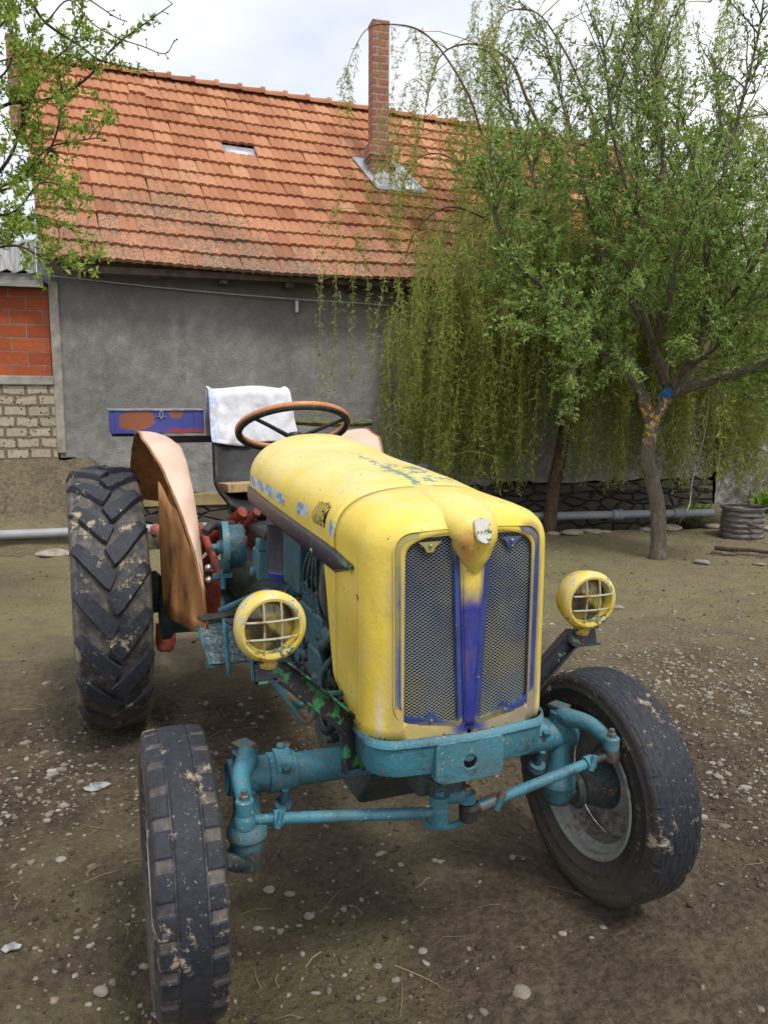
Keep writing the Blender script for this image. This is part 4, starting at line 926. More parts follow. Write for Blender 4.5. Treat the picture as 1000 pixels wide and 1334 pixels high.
# ---------------- hood and front cowl
def half_w(x): return float(np.interp(x, [-1.03, -.9, -.6, -.3, 0, .2, .34], [.235, .250, .247, .243, .240, .241, .238]))
def top_z(x): return float(np.interp(x, [-1.03, -.95, -.85, -.72, -.6, -.45, -.3, -.1, .05, .2, .30, .34], [1.398, 1.402, 1.397, 1.382, 1.367, 1.356, 1.347, 1.332, 1.314, 1.303, 1.292, 1.287]))
def section(x, zb, w=None, zt=None, crown=None, n=30, e=None, skirt=4, inset=0):
    w = w or half_w(x); zt = zt or top_z(x); cr_ = crown or float(np.interp(x, [-1, -.6, 0, .3], [.155, .15, .135, .11])); e = e or float(np.interp(x, [-1, -.5, 0, .3], [2.15, 2.35, 2.6, 2.9]))
    zs = zt - cr_; P = []
    for i in range(skirt): P.append((-w, zb + (zs - zb) * i / skirt))
    for i in range(n + 1):
        a = PI - PI * i / n; cy, sz_ = math.cos(a), math.sin(a)
        P.append((w * math.copysign(abs(cy) ** (2 / e), cy), zs + cr_ * abs(sz_) ** (2 / e)))
    for i in range(skirt)[::-1]: P.append((w, zb + (zs - zb) * i / skirt))
    if inset:
        zc = (zb + zt) / 2; Q = []
        for y, z in P: Q.append((y * (1 - inset / w), zc + (z - zc) * (1 - inset / ((zt - zb) / 2))))
        P = Q
    return P
def hood_zb(x): return float(np.interp(x, [-1.03, -.85, -.6, -.3, .05], [1.215, 1.206, 1.190, 1.172, 1.150]))
hx = [-1.03, -1.0] + list(np.linspace(-.96, .046, 34))
rows = []
for k in range(9):      # rounded rear edge
    a = (1 - k / 8) * PI / 2; ins = .10 * (1 - math.cos(a)) ; x = -.93 - .10 * math.sin(a)
    P = section(x, hood_zb(x)); zc = 1.25; rows.append([V3((x, y * (1 - ins / .25), zc + (z - zc) * (1 - ins / .17) if z > zc else z)) for y, z in P])
for x in np.linspace(-.90, .0435, 34): rows.append([V3((x, y, z)) for y, z in section(x, hood_zb(x))])
mb = MB(); mb.grid(rows); mb.build('hood', M_yel, TR, solid=.004)
# dark trim strips along the lower edge of the hood
for sgn in (-1, 1):
    P = []
    for x in np.linspace(-.96, .20, 40):
        t = (x + .96) / 1.16; zt_ = float(np.interp(x, [-1.03, -.85, -.6, -.3, .05, .2], [1.222, 1.214, 1.196, 1.180, 1.165, 1.150])); hgt = .062 * min(1, (1 - t) * 7 + .12) * min(1, t * 12 + .45); w = half_w(x) * (1 - .25 * max(0, (.03 - t) / .03) ** 2) + .003
        P.append([V3((x, sgn * (w + o), zt_ - hgt * q)) for q, o in ((0, 0), (.2, .008), (.5, .011), (.8, .008), (1, -.004))])
    MB().grid(P).build('trim_strip', M_trim, TR, solid=.003)
M_slat = mat('louvre_slat', lambda g: dict(c=g.mix(g.noise(60, 4).step(.55, .62), (.55, .43, .10), (.12, .13, .06)), r=.45))
# louvre with its bent slats, checked tape remains
def on_side(x, z, off=0, sgn=-1):
    """point on the hood side at height z"""
    P = section(x, hood_zb(x)); P = P[:len(P) // 2]
    ys_ = [abs(p[0]) for p in P]; zs_ = [p[1] for p in P]; return V3((x, sgn * (float(np.interp(z, zs_, ys_)) + off), z))
for sgn in (-1, 1):
    mb = MB()
    mb.grid([[on_side(x, z, .0025, sgn) for z in np.linspace(1.205, 1.262, 6)] for x in np.linspace(-.13, -.035, 6)])
    lv = mb.build('louvre', M_black, TR, solid=.002)
    for k in range(6):
        x = -.125 + .0165 * k
        MB().tube([on_side(x + .002 * q, z, .004 + .007 * math.sin(PI * (q / 4)), sgn) for q, z in enumerate(np.linspace(1.207, 1.262, 5))], .0028, 6).build('slat', M_slat, lv)
M_tapew = mat('foil_tape', lambda g: dict(c=g.mix(g.noise(40, 5).step(.45, .6), (.62, .64, .64), (.52, .50, .34)), r=.3))
M_tapeb = mat('blue_check', lambda g: dict(c=g.mix(g.noise(60, 4).step(.5, .62), (.10, .33, .55), (.55, .62, .64)), r=.3))
def tape(x0, x1, zc, h, checks):
    mb = MB(); mb.grid([[on_side(x, zc(x) + h * q, .0025) for q in (0, .5, 1)] for x in np.linspace(x0, x1, 10)]); tp = mb.build('tape_sticker', M_tapew, TR)
    for a, b, q0, q1 in checks:
        MB().grid([[on_side(x, zc(x) + h * q, .0035) for q in (q0, (q0 + q1) / 2, q1)] for x in np.linspace(x0 + (x1 - x0) * a, x0 + (x1 - x0) * b, 3)]).build('tape_check', M_tapeb, tp)
tape(-.93, -.44, lambda x: 1.2265 - .035 * (x + .93), .034, [(.03, .14, .4, .98), (.1, .2, .05, .5), (.28, .4, .45, .95), (.35, .45, .05, .5), (.53, .65, .4, .98), (.6, .7, .0, .45), (.8, .93, .3, .9), (.88, .99, .0, .5)])
tape(-.30, -.19, lambda x: 1.205, .036, [(.05, .5, .5, .95), (.02, .3, .05, .4)])
tape(.0, .045, lambda x: 1.19, .04, [(.0, .5, .45, 1), (.1, .45, .05, .4)])
# cowl
def cowl_zb(x): return float(np.interp(x, [.05, .2, .33], [.82, .752, .745]))
rows = []
def vee(y): return .022 * (1 - (y / .23) ** 2)
RC = .075; XF = .312
for x in np.linspace(.053, XF - RC, 8): rows.append([V3((x, y, z)) for y, z in section(x, cowl_zb(x), n=36, skirt=14)])
def inset_row(x, ins):
    w = half_w(x); zt = top_z(.28); P = section(XF - RC, cowl_zb(XF - RC), n=36, skirt=14); Q = []
    for y, z in P:
        zc = 1.0; ny = y * (1 - ins / .236); nz = z - ins * (1.0 if z > 1.18 else 0) * ((z - 1.18) / .115) * .75; Q.append((ny, nz))
    return Q
for k in range(1, 9):
    a = k / 8 * PI / 2; ins = RC * (1 - math.cos(a)); x = XF - RC + RC * math.sin(a)
    rows.append([V3((x + vee(y) * k / 8, y, z)) for y, z in inset_row(x, ins)])
mb = MB(); mb.grid(rows); Lr = rows[-1]; NR = len(Lr)
shell_mb = mb
def open_poly(sgn, d=0):
    """grille opening outline (y, z), d = inset"""
    C_ = [(.190 - d, 1.243 - d, .045), (.034 + d, 1.252 - d, .018), (.0125 + d, .768 + d, .016), (.186 - d, .798 + d, .05)]
    P = []
    for i in range(4):
        p = V3(C_[i][:2]); a = V3(C_[i - 1][:2]); b = V3(C_[(i + 1) % 4][:2]); r = max(C_[i][2] - d * .8, .004); u1 = nrm(a - p); u2 = nrm(b - p)
        ang = math.acos(float(np.clip(u1 @ u2, -1, 1))); tl = r / math.tan(ang / 2); p1 = p + u1 * tl; p2 = p + u2 * tl; ct = p + nrm(u1 + u2) * (r / math.sin(ang / 2))
        a1 = math.atan2(*(p1 - ct)[::-1]); a2 = math.atan2(*(p2 - ct)[::-1]); da = (a2 - a1 + PI) % (2 * PI) - PI
        for k in range(9): w_ = a1 + da * k / 8; P.append((ct[0] + r * math.cos(w_), ct[1] + r * math.sin(w_)))
    return [(sgn * y, z) for y, z in P]
# front face with the two openings left out
from mathutils.geometry import delaunay_2d_cdt
def inside(pt, poly):
    c = False
    for i in range(len(poly)):
        (a, b), (c_, d) = poly[i - 1], poly[i]
        if (b > pt[1]) != (d > pt[1]) and pt[0] < (c_ - a) * (pt[1] - b) / (d - b) + a: c = not c
    return c
out_l = [(p[1], p[2]) for p in Lr]; ops = [open_poly(-1), open_poly(1), [(.006 * math.cos(a), .757 + .006 * math.sin(a)) for a in np.linspace(0, 2 * PI, 13)[:-1]]]
bot = [(out_l[-1][0] + (out_l[0][0] - out_l[-1][0]) * k / 16, out_l[0][1]) for k in range(1, 16)]; loop_ = out_l + bot
pv_ = list(loop_); ed = [(i, (i + 1) % len(loop_)) for i in range(len(loop_))]
for o_ in ops: k0 = len(pv_); pv_ += o_; ed += [(k0 + i, k0 + (i + 1) % len(o_)) for i in range(len(o_))]
for yy in np.arange(-.19, .2, .019):
    for zz in np.arange(.76, 1.29, .019):
        if inside((yy, zz), loop_) and not any(inside((yy, zz), o_) for o_ in ops): pv_.append((yy, zz))
vo, eo, fo, _a, _b, _c = delaunay_2d_cdt([Vector(p) for p in pv_], ed, [], 0, 1e-6)
tris = []
for f in fo:
    c = sum((vo[i] for i in f), Vector((0, 0))) / len(f)
    if inside(c, loop_) and not any(inside(c, o_) for o_ in ops): tris.append(tuple(f))
shell_mb.add([V3((XF + vee(v[0]), v[0], v[1])) for v in vo], tris)
for o_ in ops[:2]: shell_mb.grid([[V3((XF + vee(y) - q, y, z)) for q in (0, .004, .016)] for y, z in o_], closeu=True)
cowl = shell_mb.build('front_cowl', M_yel, TR, smooth=40, solid=.003)
# side panels of the cowl reaching back over the engine
for sgn in (-1, 1):
    w = half_w(.05)
    mb = MB(); mb.prism([(x, sgn * (w - .004 + (.0 if x > 0 else -.0)), z) for x, z in ((-.062, 1.150), (.051, 1.150), (.051, .812), (.028, .832), (.0, .93), (-.035, 1.06))], (0, sgn * .004, 0)); mb.build('side_panel', M_yel, TR, smooth=0)
# dark radiator behind the grilles and shroud inside
MB().box((.245, 0, 1.0), (.02, .44, .50)).build('radiator', M_black, TR)
MB().box((.03, 0, 1.06), (.36, .40, .36)).build('radiator_shroud', M_grease, TR, bevel=.02)
for sgn in (-1, 1):
    o_, i_ = open_poly(sgn, .0028), open_poly(sgn, .0155)
    P = [[V3((XF + vee(y) - .008 + dx, y, z)) for (y, z), dx in zip((a, a, b, b), (-.01, .006, .009, -.01))] for a, b in zip(o_, i_)]
    gf = MB().grid(P, closeu=True, closev=True).build('grille_frame', M_grille, TR)
    # expanded metal
    mb = MB(); ys0 = [p[0] * sgn for p in i_]; poly = [(p[0] * sgn, p[1]) for p in i_]
    def yr(z):
        xs_ = []
        for i in range(len(poly)):
            (y0, z0), (y1, z1) = poly[i - 1], poly[i]
            if (z0 - z) * (z1 - z) < 0: xs_.append(y0 + (y1 - y0) * (z - z0) / (z1 - z0))
        return (min(xs_), max(xs_)) if len(xs_) >= 2 else None
    ph = .0122; pv = .0043; z = min(p[1] for p in poly) + .002; k = 0; zmax = max(p[1] for p in poly)
    while z < zmax:
        r_ = yr(z)
        if r_:
            y0, y1 = r_[0] - .004, r_[1] + .004; nn = int(math.ceil((.19 - 0) / (ph / 2))); pts = []
            for i in range(nn + 1):
                yy = i * ph / 2
                if y0 <= yy <= y1: pts.append(V3((XF + vee(yy) - .012 + .0012 * ((i + k) % 2) + .002 * math.sin(yy * 60 + z * 9), sgn * yy, z + (pv / 2 if (i + k) % 2 else -pv / 2) * .86)))
            if len(pts) > 1:
                vs = []
                for p in pts: vs += [p + V3((.0012, 0, .0008)), p + V3((-.0012, 0, .0006)), p + V3((-.0012, 0, -.0008)), p + V3((.0012, 0, -.0006))]
                mb.add(vs, [(i * 4 + j, i * 4 + (j + 1) % 4, i * 4 + 4 + (j + 1) % 4, i * 4 + 4 + j) for i in range(len(pts) - 1) for j in range(4)])
        z += pv * .93; k += 1
    mb.build('grille_mesh', M_mesh, gf, smooth=0)
    # little mounting ears top and bottom
    for (ey, ez, up) in ((.105, 1.222, -1), (.098, .790, 1)):
        mb = MB(); mb.prism([(XF + vee(ey) - .004, sgn * (ey + q * .022), ez + up * h) for q, h in ((-1.3, 0), (-.65, .012), (-.35, .024), (.35, .024), (.65, .012), (1.3, 0))], (.003, 0, 0)); mb.build('grille_ear', M_grille, gf)
        MB().lathe([(0, 0), (0, .004), (.004, .004), (.005, 0)], (XF + vee(ey), sgn * ey, ez + up * .008), (1, 0, 0), 10).build('rivet', M_shiny, gf)
# raised bar between the grilles
P = []
for z in np.linspace(1.17, .772, 24):
    hw = float(np.interp(z, [.77, 1.2], [.0125, .031])) * .92; P.append([V3((XF + .0225 + .008 * (1 - q * q) * min(1, (z - .765) * 14), q * hw, z)) for q in np.linspace(-1, 1, 9)])
MB().grid(P).build('centre_bar', M_yel, TR, solid=.002)
# nose
path = [(.045, 1.318), (.12, 1.319), (.20, 1.319), (.27, 1.314), (.325, 1.300), (.358, 1.281), (.377, 1.252), (.381, 1.222), (.372, 1.195), (.364, 1.175), (.355, 1.158), (.349, 1.146)]
wid = [.030, .046, .058, .066, .068, .064, .060, .055, .050, .040, .026, .006]; hig = [.008, .018, .028, .037, .046, .052, .052, .048, .050, .032, .022, .008]
pc = catmull([(x, 0, z) for x, z in path], 4); wi = np.interp(np.linspace(0, len(path) - 1, len(pc)), range(len(path)), wid); hi = np.interp(np.linspace(0, len(path) - 1, len(pc)), range(len(path)), hig)
rows = []
for i, p in enumerate(pc):
    t = nrm(pc[min(i + 1, len(pc) - 1)] - pc[max(i - 1, 0)]); nn_ = np.cross(t, (0, 1, 0)); nn_ = nn_ if nn_[0] + nn_[2] > 0 else -nn_
    rows.append([p + V3((0, wi[i] * math.copysign(abs(math.cos(a)) ** .85, math.cos(a)), 0)) - nn_ * hi[i] * (1 - abs(math.sin(a)) ** .9) for a in np.linspace(PI, 0, 25)])
mb = MB().grid(rows); nose = mb.build('nose', M_yel, TR)
# worn shield plate on the nose
M_shield = mat('worn_shield', lambda g: dict(c=g.mix((g.noise(70, 5, .7)).step(.52, .56), (.58, .57, .55), g.mix(g.noise(30).step(.45, .55), (.62, .48, .09), (.04, .16, .07))), r=.5))
bc = V3((.386, 0, 1.250)); bn = nrm((.93, 0, .36)); bu = nrm((-.36, 0, .93))
mb = MB(); sh = [(a * .72, b * .72) for a, b in [(-.027, .040), (-.014, .044), (0, .046), (.014, .044), (.027, .040), (.030, .0), (.024, -.026), (.012, -.036), (0, -.042), (-.012, -.036), (-.024, -.026), (-.030, .0)]]
mb.prism([bc + V3((0, a, 0)) + bu * b - bn * (.006 + a * a * 9) for a, b in sh], bn * .008); em = mb.build('emblem', M_shield, nose, bevel=.003)
mb = MB()
for i in range(5): mb.lathe([(0, 0), (0, .0022), (.001, .0022), (.0012, 0)], bc + V3((0, -.016 + i * .008, 0)) + bn * .004 - bu * .002 - bn * ((-.016 + i * .008) ** 2 * 9), bn, 6)
mb.build('emblem_dots', M_grease, em)
# black backing sheet added to stand in for shade inside the hood joint
MB().grid([[V3((x, y * .985, z - .006)) for y, z in section(.05, .83)] for x in (.03, .07)]).build('joint_dark_backing', M_black, TR)

# ---------------- bolster, axle, steering
def yz_loop(z, w=.236, xf=.318, r=.07, xb=.02, n=8):
    P = [(xb, -w)]
    for i in range(n + 1): a = -PI / 2 + PI / 2 * i / n; P.append((xf - r + r * math.cos(a), -w + r + r * math.sin(a)))
    P = P + [(xf + .018, 0)] + [(x, -y) for x, y in P[::-1]]
    return [V3((x + (.0), y, z)) for x, y in P]
rows = [yz_loop(.758, .238, .326), yz_loop(.740, .241, .330), yz_loop(.734, .236, .324), yz_loop(.69, .234, .322), yz_loop(.665, .225, .316), yz_loop(.652, .20, .298), yz_loop(.648, .15, .27)]
mb = MB().grid(rows); mb.grid([yz_loop(.648, .15, .27), [V3((.1, 0, .648))] * 21]); bolster = mb.build('front_bolster', M_teal, TR, solid=.006)
mb = MB(); 
ring = [(.090, .712), (.090, .655), (.078, .640), (-.078, .640), (-.090, .655), (-.090, .712), (-.09, .742), (.09, .742)]
N = 32; c0 = (0, .686); outer = []
def pt_ring(a):
    # ray from the hole centre to the plate outline
    dy, dz = math.cos(a), math.sin(a); k = min([t for t in ((.090 / abs(dy)) if abs(dy) > 1e-6 else 9, ((.742 - c0[1]) / dz) if dz > 1e-6 else 9, ((.638 - c0[1]) / dz) if dz < -1e-6 else 9)]); return (dy * k, c0[1] + dz * k)
A = [2 * PI * i / N for i in range(N)]
for xx in (0,):
    rows = [[V3((.347 - .0 + dx, *q)) for q in (pt_ring(a) if k else (c0[0] + .017 * math.cos(a), c0[1] + .017 * math.sin(a)) for a in A)] for k, dx in ((0, -.03), (0, 0), (1, 0), (1, -.03))]
    mb.grid(rows, closev=True)
mb.build('towing_plate', M_teal, bolster, bevel=.003)
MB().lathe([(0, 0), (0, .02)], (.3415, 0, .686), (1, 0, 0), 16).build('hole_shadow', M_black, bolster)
MB().box((-.03, 0, .66), (.25, .30, .12)).build('bolster_frame', M_tealdk, TR, bevel=.01)
MB().box((.10, 0, .59), (.20, .14, .12)).build('axle_pivot_bracket', M_tealdk, TR, bevel=.012)
MB().lathe([(-.14, 0), (-.14, .045), (.16, .045), (.16, .03), (.17, .03), (.17, 0)], (.06, 0, .555), (1, 0, 0), 20).build('pivot_pin', M_tealdk, TR)
ax0 = V3((.0, -.505, .572)); ax1 = V3((.0, .50, .540)); AD = nrm(ax1 - ax0)
def axp(y): return ax0 + (ax1 - ax0) * ((y + .505) / 1.005)
mb = MB(); mb.lathe([(0, .0), (0, .043), (.80, .043), (.80, 0)], axp(-.40), AD, 28); mb.build('axle_beam', M_teal, TR)
for sgn in (-1, 1):
    y0 = -.375 if sgn < 0 else .40
    mb = MB(); o = axp(y0); mb.lathe([(-.035, .040), (-.035, .047), (.03, .047), (.03, .040)], o, AD, 28)
    # clamp saddle with two bolts
    up = nrm((.42, 0, .91)); f_ = nrm(np.cross(AD, up)); f_ = f_ if f_[0] > 0 else -f_
    for q in (-1, 1): pass
    P = [[o + AD * (k * .022) + (up * math.cos(a) + f_ * math.sin(a)) * .054 for k in (-1, -.6, .6, 1)] for a in np.linspace(-.75, .75, 9)]
    mb.grid(P); cl = mb.build('axle_clamp', M_teal, TR, solid=.012, bevel=.003)
    for q in (-1, 1):
        c = o + (up * math.cos(q * .72) + f_ * math.sin(q * .72)) * .056; MB().hexn(c, up, .012, .016).build('bolt', M_bolt, cl)
    c = o + f_ * .050 - up * .01; MB().lathe([(0, 0), (0, .010), (-.055, .010), (-.055, .024), (-.075, .026), (-.080, 0)], c, up, 16).build('clamp_nut', M_teal, cl)
    # slit
    MB().box(axp(y0 + (-sgn) * .06) + V3((.0385, 0, -.012)), (.004, .10, .003)).build('slit', M_black, cl)
    # end knuckle, king-pin sleeve
    yk = sgn * .472 if sgn < 0 else .478; k0 = axp(yk)
    kn = MB(); kn.lathe([(-.075, .038), (-.075, .046), (0, .048), (.045, .046), (.048, .036), (.045, .034), (.02, .03)], k0, AD * sgn, 26)
    kn.lathe([(.055, 0), (.055, .030), (0, .032), (-.07, .033), (-.105, .037), (-.130, .047), (-.138, .052), (-.156, .053), (-.160, .047), (-.185, .043), (-.205, .036), (-.207, 0)], k0 + V3((.012, 0, 0)), (0, 0, 1), 26)
    kn.build('kingpin_housing', M_teal, TR)
    # stub axle to the wheel
    hub = V3((0, sgn * .6434, .353)); s0 = V3((.012, yk, .353 + .0))
    mb = MB(); mb.lathe([(-.0, .038), (.03, .036), (.05, .028), (.12, .026)], s0, hub - s0, 20); mb.lathe([(-.032, 0), (-.028, .034), (.04, .040), (.05, 0)], s0, (0, 0, 1), 20); mb.build('stub_axle', M_tealdk, TR)
    # steering arm
    top = k0 + V3((.012, 0, .062)); end = V3((.195, sgn * .512, .596)) if sgn < 0 else V3((.20, .520, .590))
    arm = MB(); m1 = top + V3((.03, sgn * .002, .004)); m2 = (top + end) / 2 + V3((.0, sgn * .010, .012))
    arm.tube(catmull([top + V3((-.012, 0, 0)), m1, m2, end + (m2 - end) * .25, end], 4), [.020, .024, .028, .028, .028, .027, .026, .025, .024, .023, .022, .021, .020, .019, .018, .017, .017][:17], 14)
    arm.lathe([(-.016, 0), (-.016, .033), (.012, .033), (.016, .028), (.016, 0)], top, (0, 0, 1), 20)
    arm.lathe([(-.02, 0), (-.02, .022), (.012, .022), (.016, .018), (.016, 0)], end, (0, 0, 1), 18); sa = arm.build('steering_arm', M_teal, TR)
    MB().hexn(end + V3((0, 0, .014)), (0, 0, 1), .013, .014).build('nut', M_bolt, sa)
    MB().lathe([(0, 0), (0, .008), (.012, .008), (.014, 0)], end + V3((0, 0, .026)), (0, 0, 1), 10).build('stud', M_bolt, sa)
    MB().box(top + V3((-.010, 0, .024)), (.055, .045, .012), Matrix.Rotation(.4, 3, 'Z')).build('arm_cap', M_bolt, sa, bevel=.003)
    # track rod with its ball joints
    bj = end + V3((0, 0, -.036)); inn = V3((.225, -.02, .498)) if sgn < 0 else V3((.225, .062, .486)); d = nrm(inn - bj)
    rod = MB(); rod.tube([bj + d * .065, inn - d * .05], .0145, 18); tr_ = rod.build('track_rod', M_teal, TR)
    je = MB(); je.lathe([(-.020, 0), (-.020, .022), (-.016, .026), (.006, .026), (.014, .022), (.022, .016), (.022, 0)], bj, (0, 0, 1), 20); je.tube([bj, bj + d * .075], .012, 12); je.build('ball_joint', M_teal if sgn < 0 else M_grease, tr_)
    cj = MB(); cj.lathe([(-.012, .0145), (-.012, .021), (.012, .021), (.012, .0145)], bj + d * .078, d, 16); cj.lathe([(-.02, 0), (-.02, .008), (.022, .008), (.022, 0)], bj + d * .078 + V3((.02, 0, .008)), (0, .3, 1), 8); cj.build('rod_clamp', M_teal, tr_)
    ji = MB(); ji.lathe([(-.024, 0), (-.024, .024), (.010, .026), (.02, .018), (.022, 0)], inn, (0, 0, 1), 20); ji.tube([inn - d * .06, inn], .013 if sgn < 0 else .015, 12); ji.build('inner_joint', M_teal if sgn < 0 else M_grease, tr_)
    if sgn > 0:
        MB().tube([inn - d * .03, inn - d * .10], .016, 12).build('threaded_sleeve', M_bolt, tr_); MB().lathe([(-.025, 0), (-.025, .010), (.025, .010), (.025, 0)], inn - d * .085 + V3((.018, 0, .006)), (0, .4, 1), 8).build('sleeve_bolt', M_bolt, tr_)
# central drop arm linking both rods
mb = MB(); mb.tube([(.21, -.018, .530), (.222, .02, .532), (.215, .062, .524)], [.020, .018, .020], 12); mb.lathe([(-.012, 0), (-.012, .026), (.014, .026), (.014, 0)], (.222, -.02, .530), (0, 0, 1), 18); mb.lathe([(-.012, 0), (-.012, .024), (.014, .024), (.014, 0)], (.218, .058, .522), (0, 0, 1), 18)
da = mb.build('centre_steering_arm', M_teal, TR)
MB().hexn((.222, -.02, .542), (0, 0, 1), .014, .014).build('nut', M_teal, da); MB().hexn((.218, .058, .534), (0, 0, 1), .014, .018).build('nut', M_bolt, da)
MB().tube([(.22, -.02, .55), (.17, 0, .62)], .018, 12).build('drop_arm', M_tealdk, TR)
mb = MB(); mb.tube([(.20, .02 + .075 * math.cos(a), .478 + .040 * math.sin(a)) for a in np.linspace(PI * .95, 2 * PI * 1.02, 16)], .0095, 10); mb.build('towing_ring', M_teal, TR)

# ---------------- wheels
def wheel_xf(c, steer):
    M_ = Matrix.Rotation(steer, 3, 'Z'); M_ = np.array(M_)
    return lambda p: c + M_ @ p
def tyre_surface(prof, nth, disp=None):
    """prof (y, r) outline; disp(theta, y, r) -> (dr, deep)"""
    pr = []
    m = len(prof); TH = np.linspace(0, 2 * PI, nth, endpoint=False)
    y = np.array([p[0] for p in prof]); r = np.array([p[1] for p in prof]); T, Yy = np.meshgrid(TH, y, indexing='ij'); Rr = np.broadcast_to(r, T.shape).copy(); deep = np.zeros_like(T)
    if disp is not None: dr, deep = disp(T, Yy, Rr); Rr = Rr + dr
    P = np.stack([Rr * np.cos(T), Yy, Rr * np.sin(T)], -1)
    idx = np.arange(nth * m).reshape(nth, m); nx = np.roll(idx, -1, 0)
    F = np.stack([idx, nx, np.roll(nx, -1, 1), np.roll(idx, -1, 1)], -1).reshape(-1, 4)
    return P.reshape(-1, 3), F, deep.reshape(-1), np.tile(np.abs(y) / np.max(np.abs(y)), nth)
def place_np(P, c, steer):
    M_ = np.array(Matrix.Rotation(steer, 3, 'Z')); return P @ M_.T + c
def front_profile(R=.353, w=.166):
    tr = np.linspace(-.070, .070, 57); P = [(y, R - .7 * y * y - 6 * abs(y) ** 3) for y in tr]
    sh = [(.0745, .343), (.0785, .322), (.0812, .306), (.0836, .303), (.0838, .299), (.0822, .296), (.0822, .278), (.0795, .262), (.0812, .259), (.0808, .255), (.077, .252), (.071, .235), (.064, .222), (.060, .214), (.056, .208), (.045, .205)]
    return [(-y, r) for y, r in sh[::-1]] + P + sh
def disp_block(T, Y, R):
    n = fbm(T * 9, Y * 60, 5); gap = .5 + .5 * np.sign(np.sin(T * 27 + 1.4 * np.sign(Y) + .5 * np.sin(T * 5)) - .45)
    a = np.abs(Y); groove = np.exp(-((a - .034) / .0026) ** 2) + np.exp(-((a - .034) / .0026) ** 2)
    blk = sstep(a, .036, .039) * sstep(.083, a, a + .001) * gap * (a > .036); blk = blk * (a < .080)
    wear = fbm(T * 2.5, Y * 12, 8)
    dr = -.0045 * np.clip(groove, 0, 1) * (.5 + wear) - .0065 * blk * (.4 + wear) + .0016 * (n - .5)
    deep = np.clip(groove * .4 + blk * .85, 0, 1); deep = np.maximum(deep, sstep(a, .066, .076) * .85); return dr, deep
def disp_scallop(T, Y, R):
    a = np.abs(Y); tri = np.abs(((T * 26 / PI) % 2) - 1); dr = np.zeros_like(T); deep = np.zeros_like(T)
    for k, y0 in enumerate((-.052, -.028, -.004, .020, .045)):
        tr_ = np.abs((((T * 26 / PI) + (k % 2)) % 2) - 1) - .5; g_ = np.exp(-((Y - y0 - .009 * tr_) / .0016) ** 2); dr -= .0042 * g_; deep += .55 * g_
    edge = (a > .0655 + .003 * tri) * (a < .0745); dr -= .0045 * edge; deep += .35 * edge; dr -= .003 * (a > .058) * (a < .08) * (tri > .80); dr += .0012 * (fbm(T * 30, Y * 200, 4) - .5)
    return dr, np.clip(deep, 0, 1)
def front_wheel(c, steer, sgn, label, disp):
    c = V3(c); wl = thing('front_wheel', None, None, c); wl['label'] = label; wl.parent = TR
    P, F, deep, side = tyre_surface(front_profile(), 720, disp); hh = np.hypot(P[:, 0], P[:, 2])
    np_mesh('tyre', place_np(P, c, steer), F, M_rub, wl, attrs={'deep': ('POINT', deep), 'side': ('POINT', ((np.abs(P[:, 1]) > .0722)).astype(float))}, smooth=True)
    xf = wheel_xf(c, steer); o = sgn
    mb = MB(xf)     # rim well: flanges both sides, drop centre
    mb.lathe([(-.062, .216), (-.066, .222), (-.070, .216), (-.060, .204), (-.045, .200), (-.030, .178), (.030, .176), (.045, .200), (.060, .204), (.070, .216), (.066, .222), (.062, .216), (.056, .206), (.04, .205), (.028, .182), (-.028, .182), (-.04, .206), (-.056, .206)], (0, 0, 0), (0, 1, 0), 56, closed=True)
    rim = mb.build('rim', M_rim if sgn > 0 else M_rimw, wl)
    mb = MB(xf)     # dish, deep towards the outside
    mb.lathe([(o * .040, .182), (o * .052, .150), (o * .058, .120), (o * .030, .095), (o * .012, .085), (o * .010, .0)], (0, 0, 0), (0, 1, 0), 48); mb.build('wheel_disc', M_rim, rim, solid=.005)
    mb = MB(xf); mb.lathe([(-o * .115, 0), (-o * .115, .050), (-o * .10, .062), (-o * .085, .050), (-o * .06, .056), (-o * .02, .075), (o * .008, .084), (o * .012, 0)], (0, 0, 0), (0, 1, 0), 36); hb = mb.build('hub', M_tealdk, wl)
    for k in range(5):
        a = 2 * PI * k / 5; MB(xf).lathe([(0, .008), (o * .012, .008), (o * .013, 0)], (.068 * math.cos(a), o * .014, .068 * math.sin(a)), (0, 1, 0), 6).build('wheel_nut', M_bolt, hb)
    return wl
FRW = front_wheel((0, -.6434, .353), R_(-1.72), -1, 'front wheel with muddy block tread', disp_block)
FLW = front_wheel((0, .6434, .353), R_(1.99), 1, 'front wheel with fine worn sipes on its tread', disp_scallop)
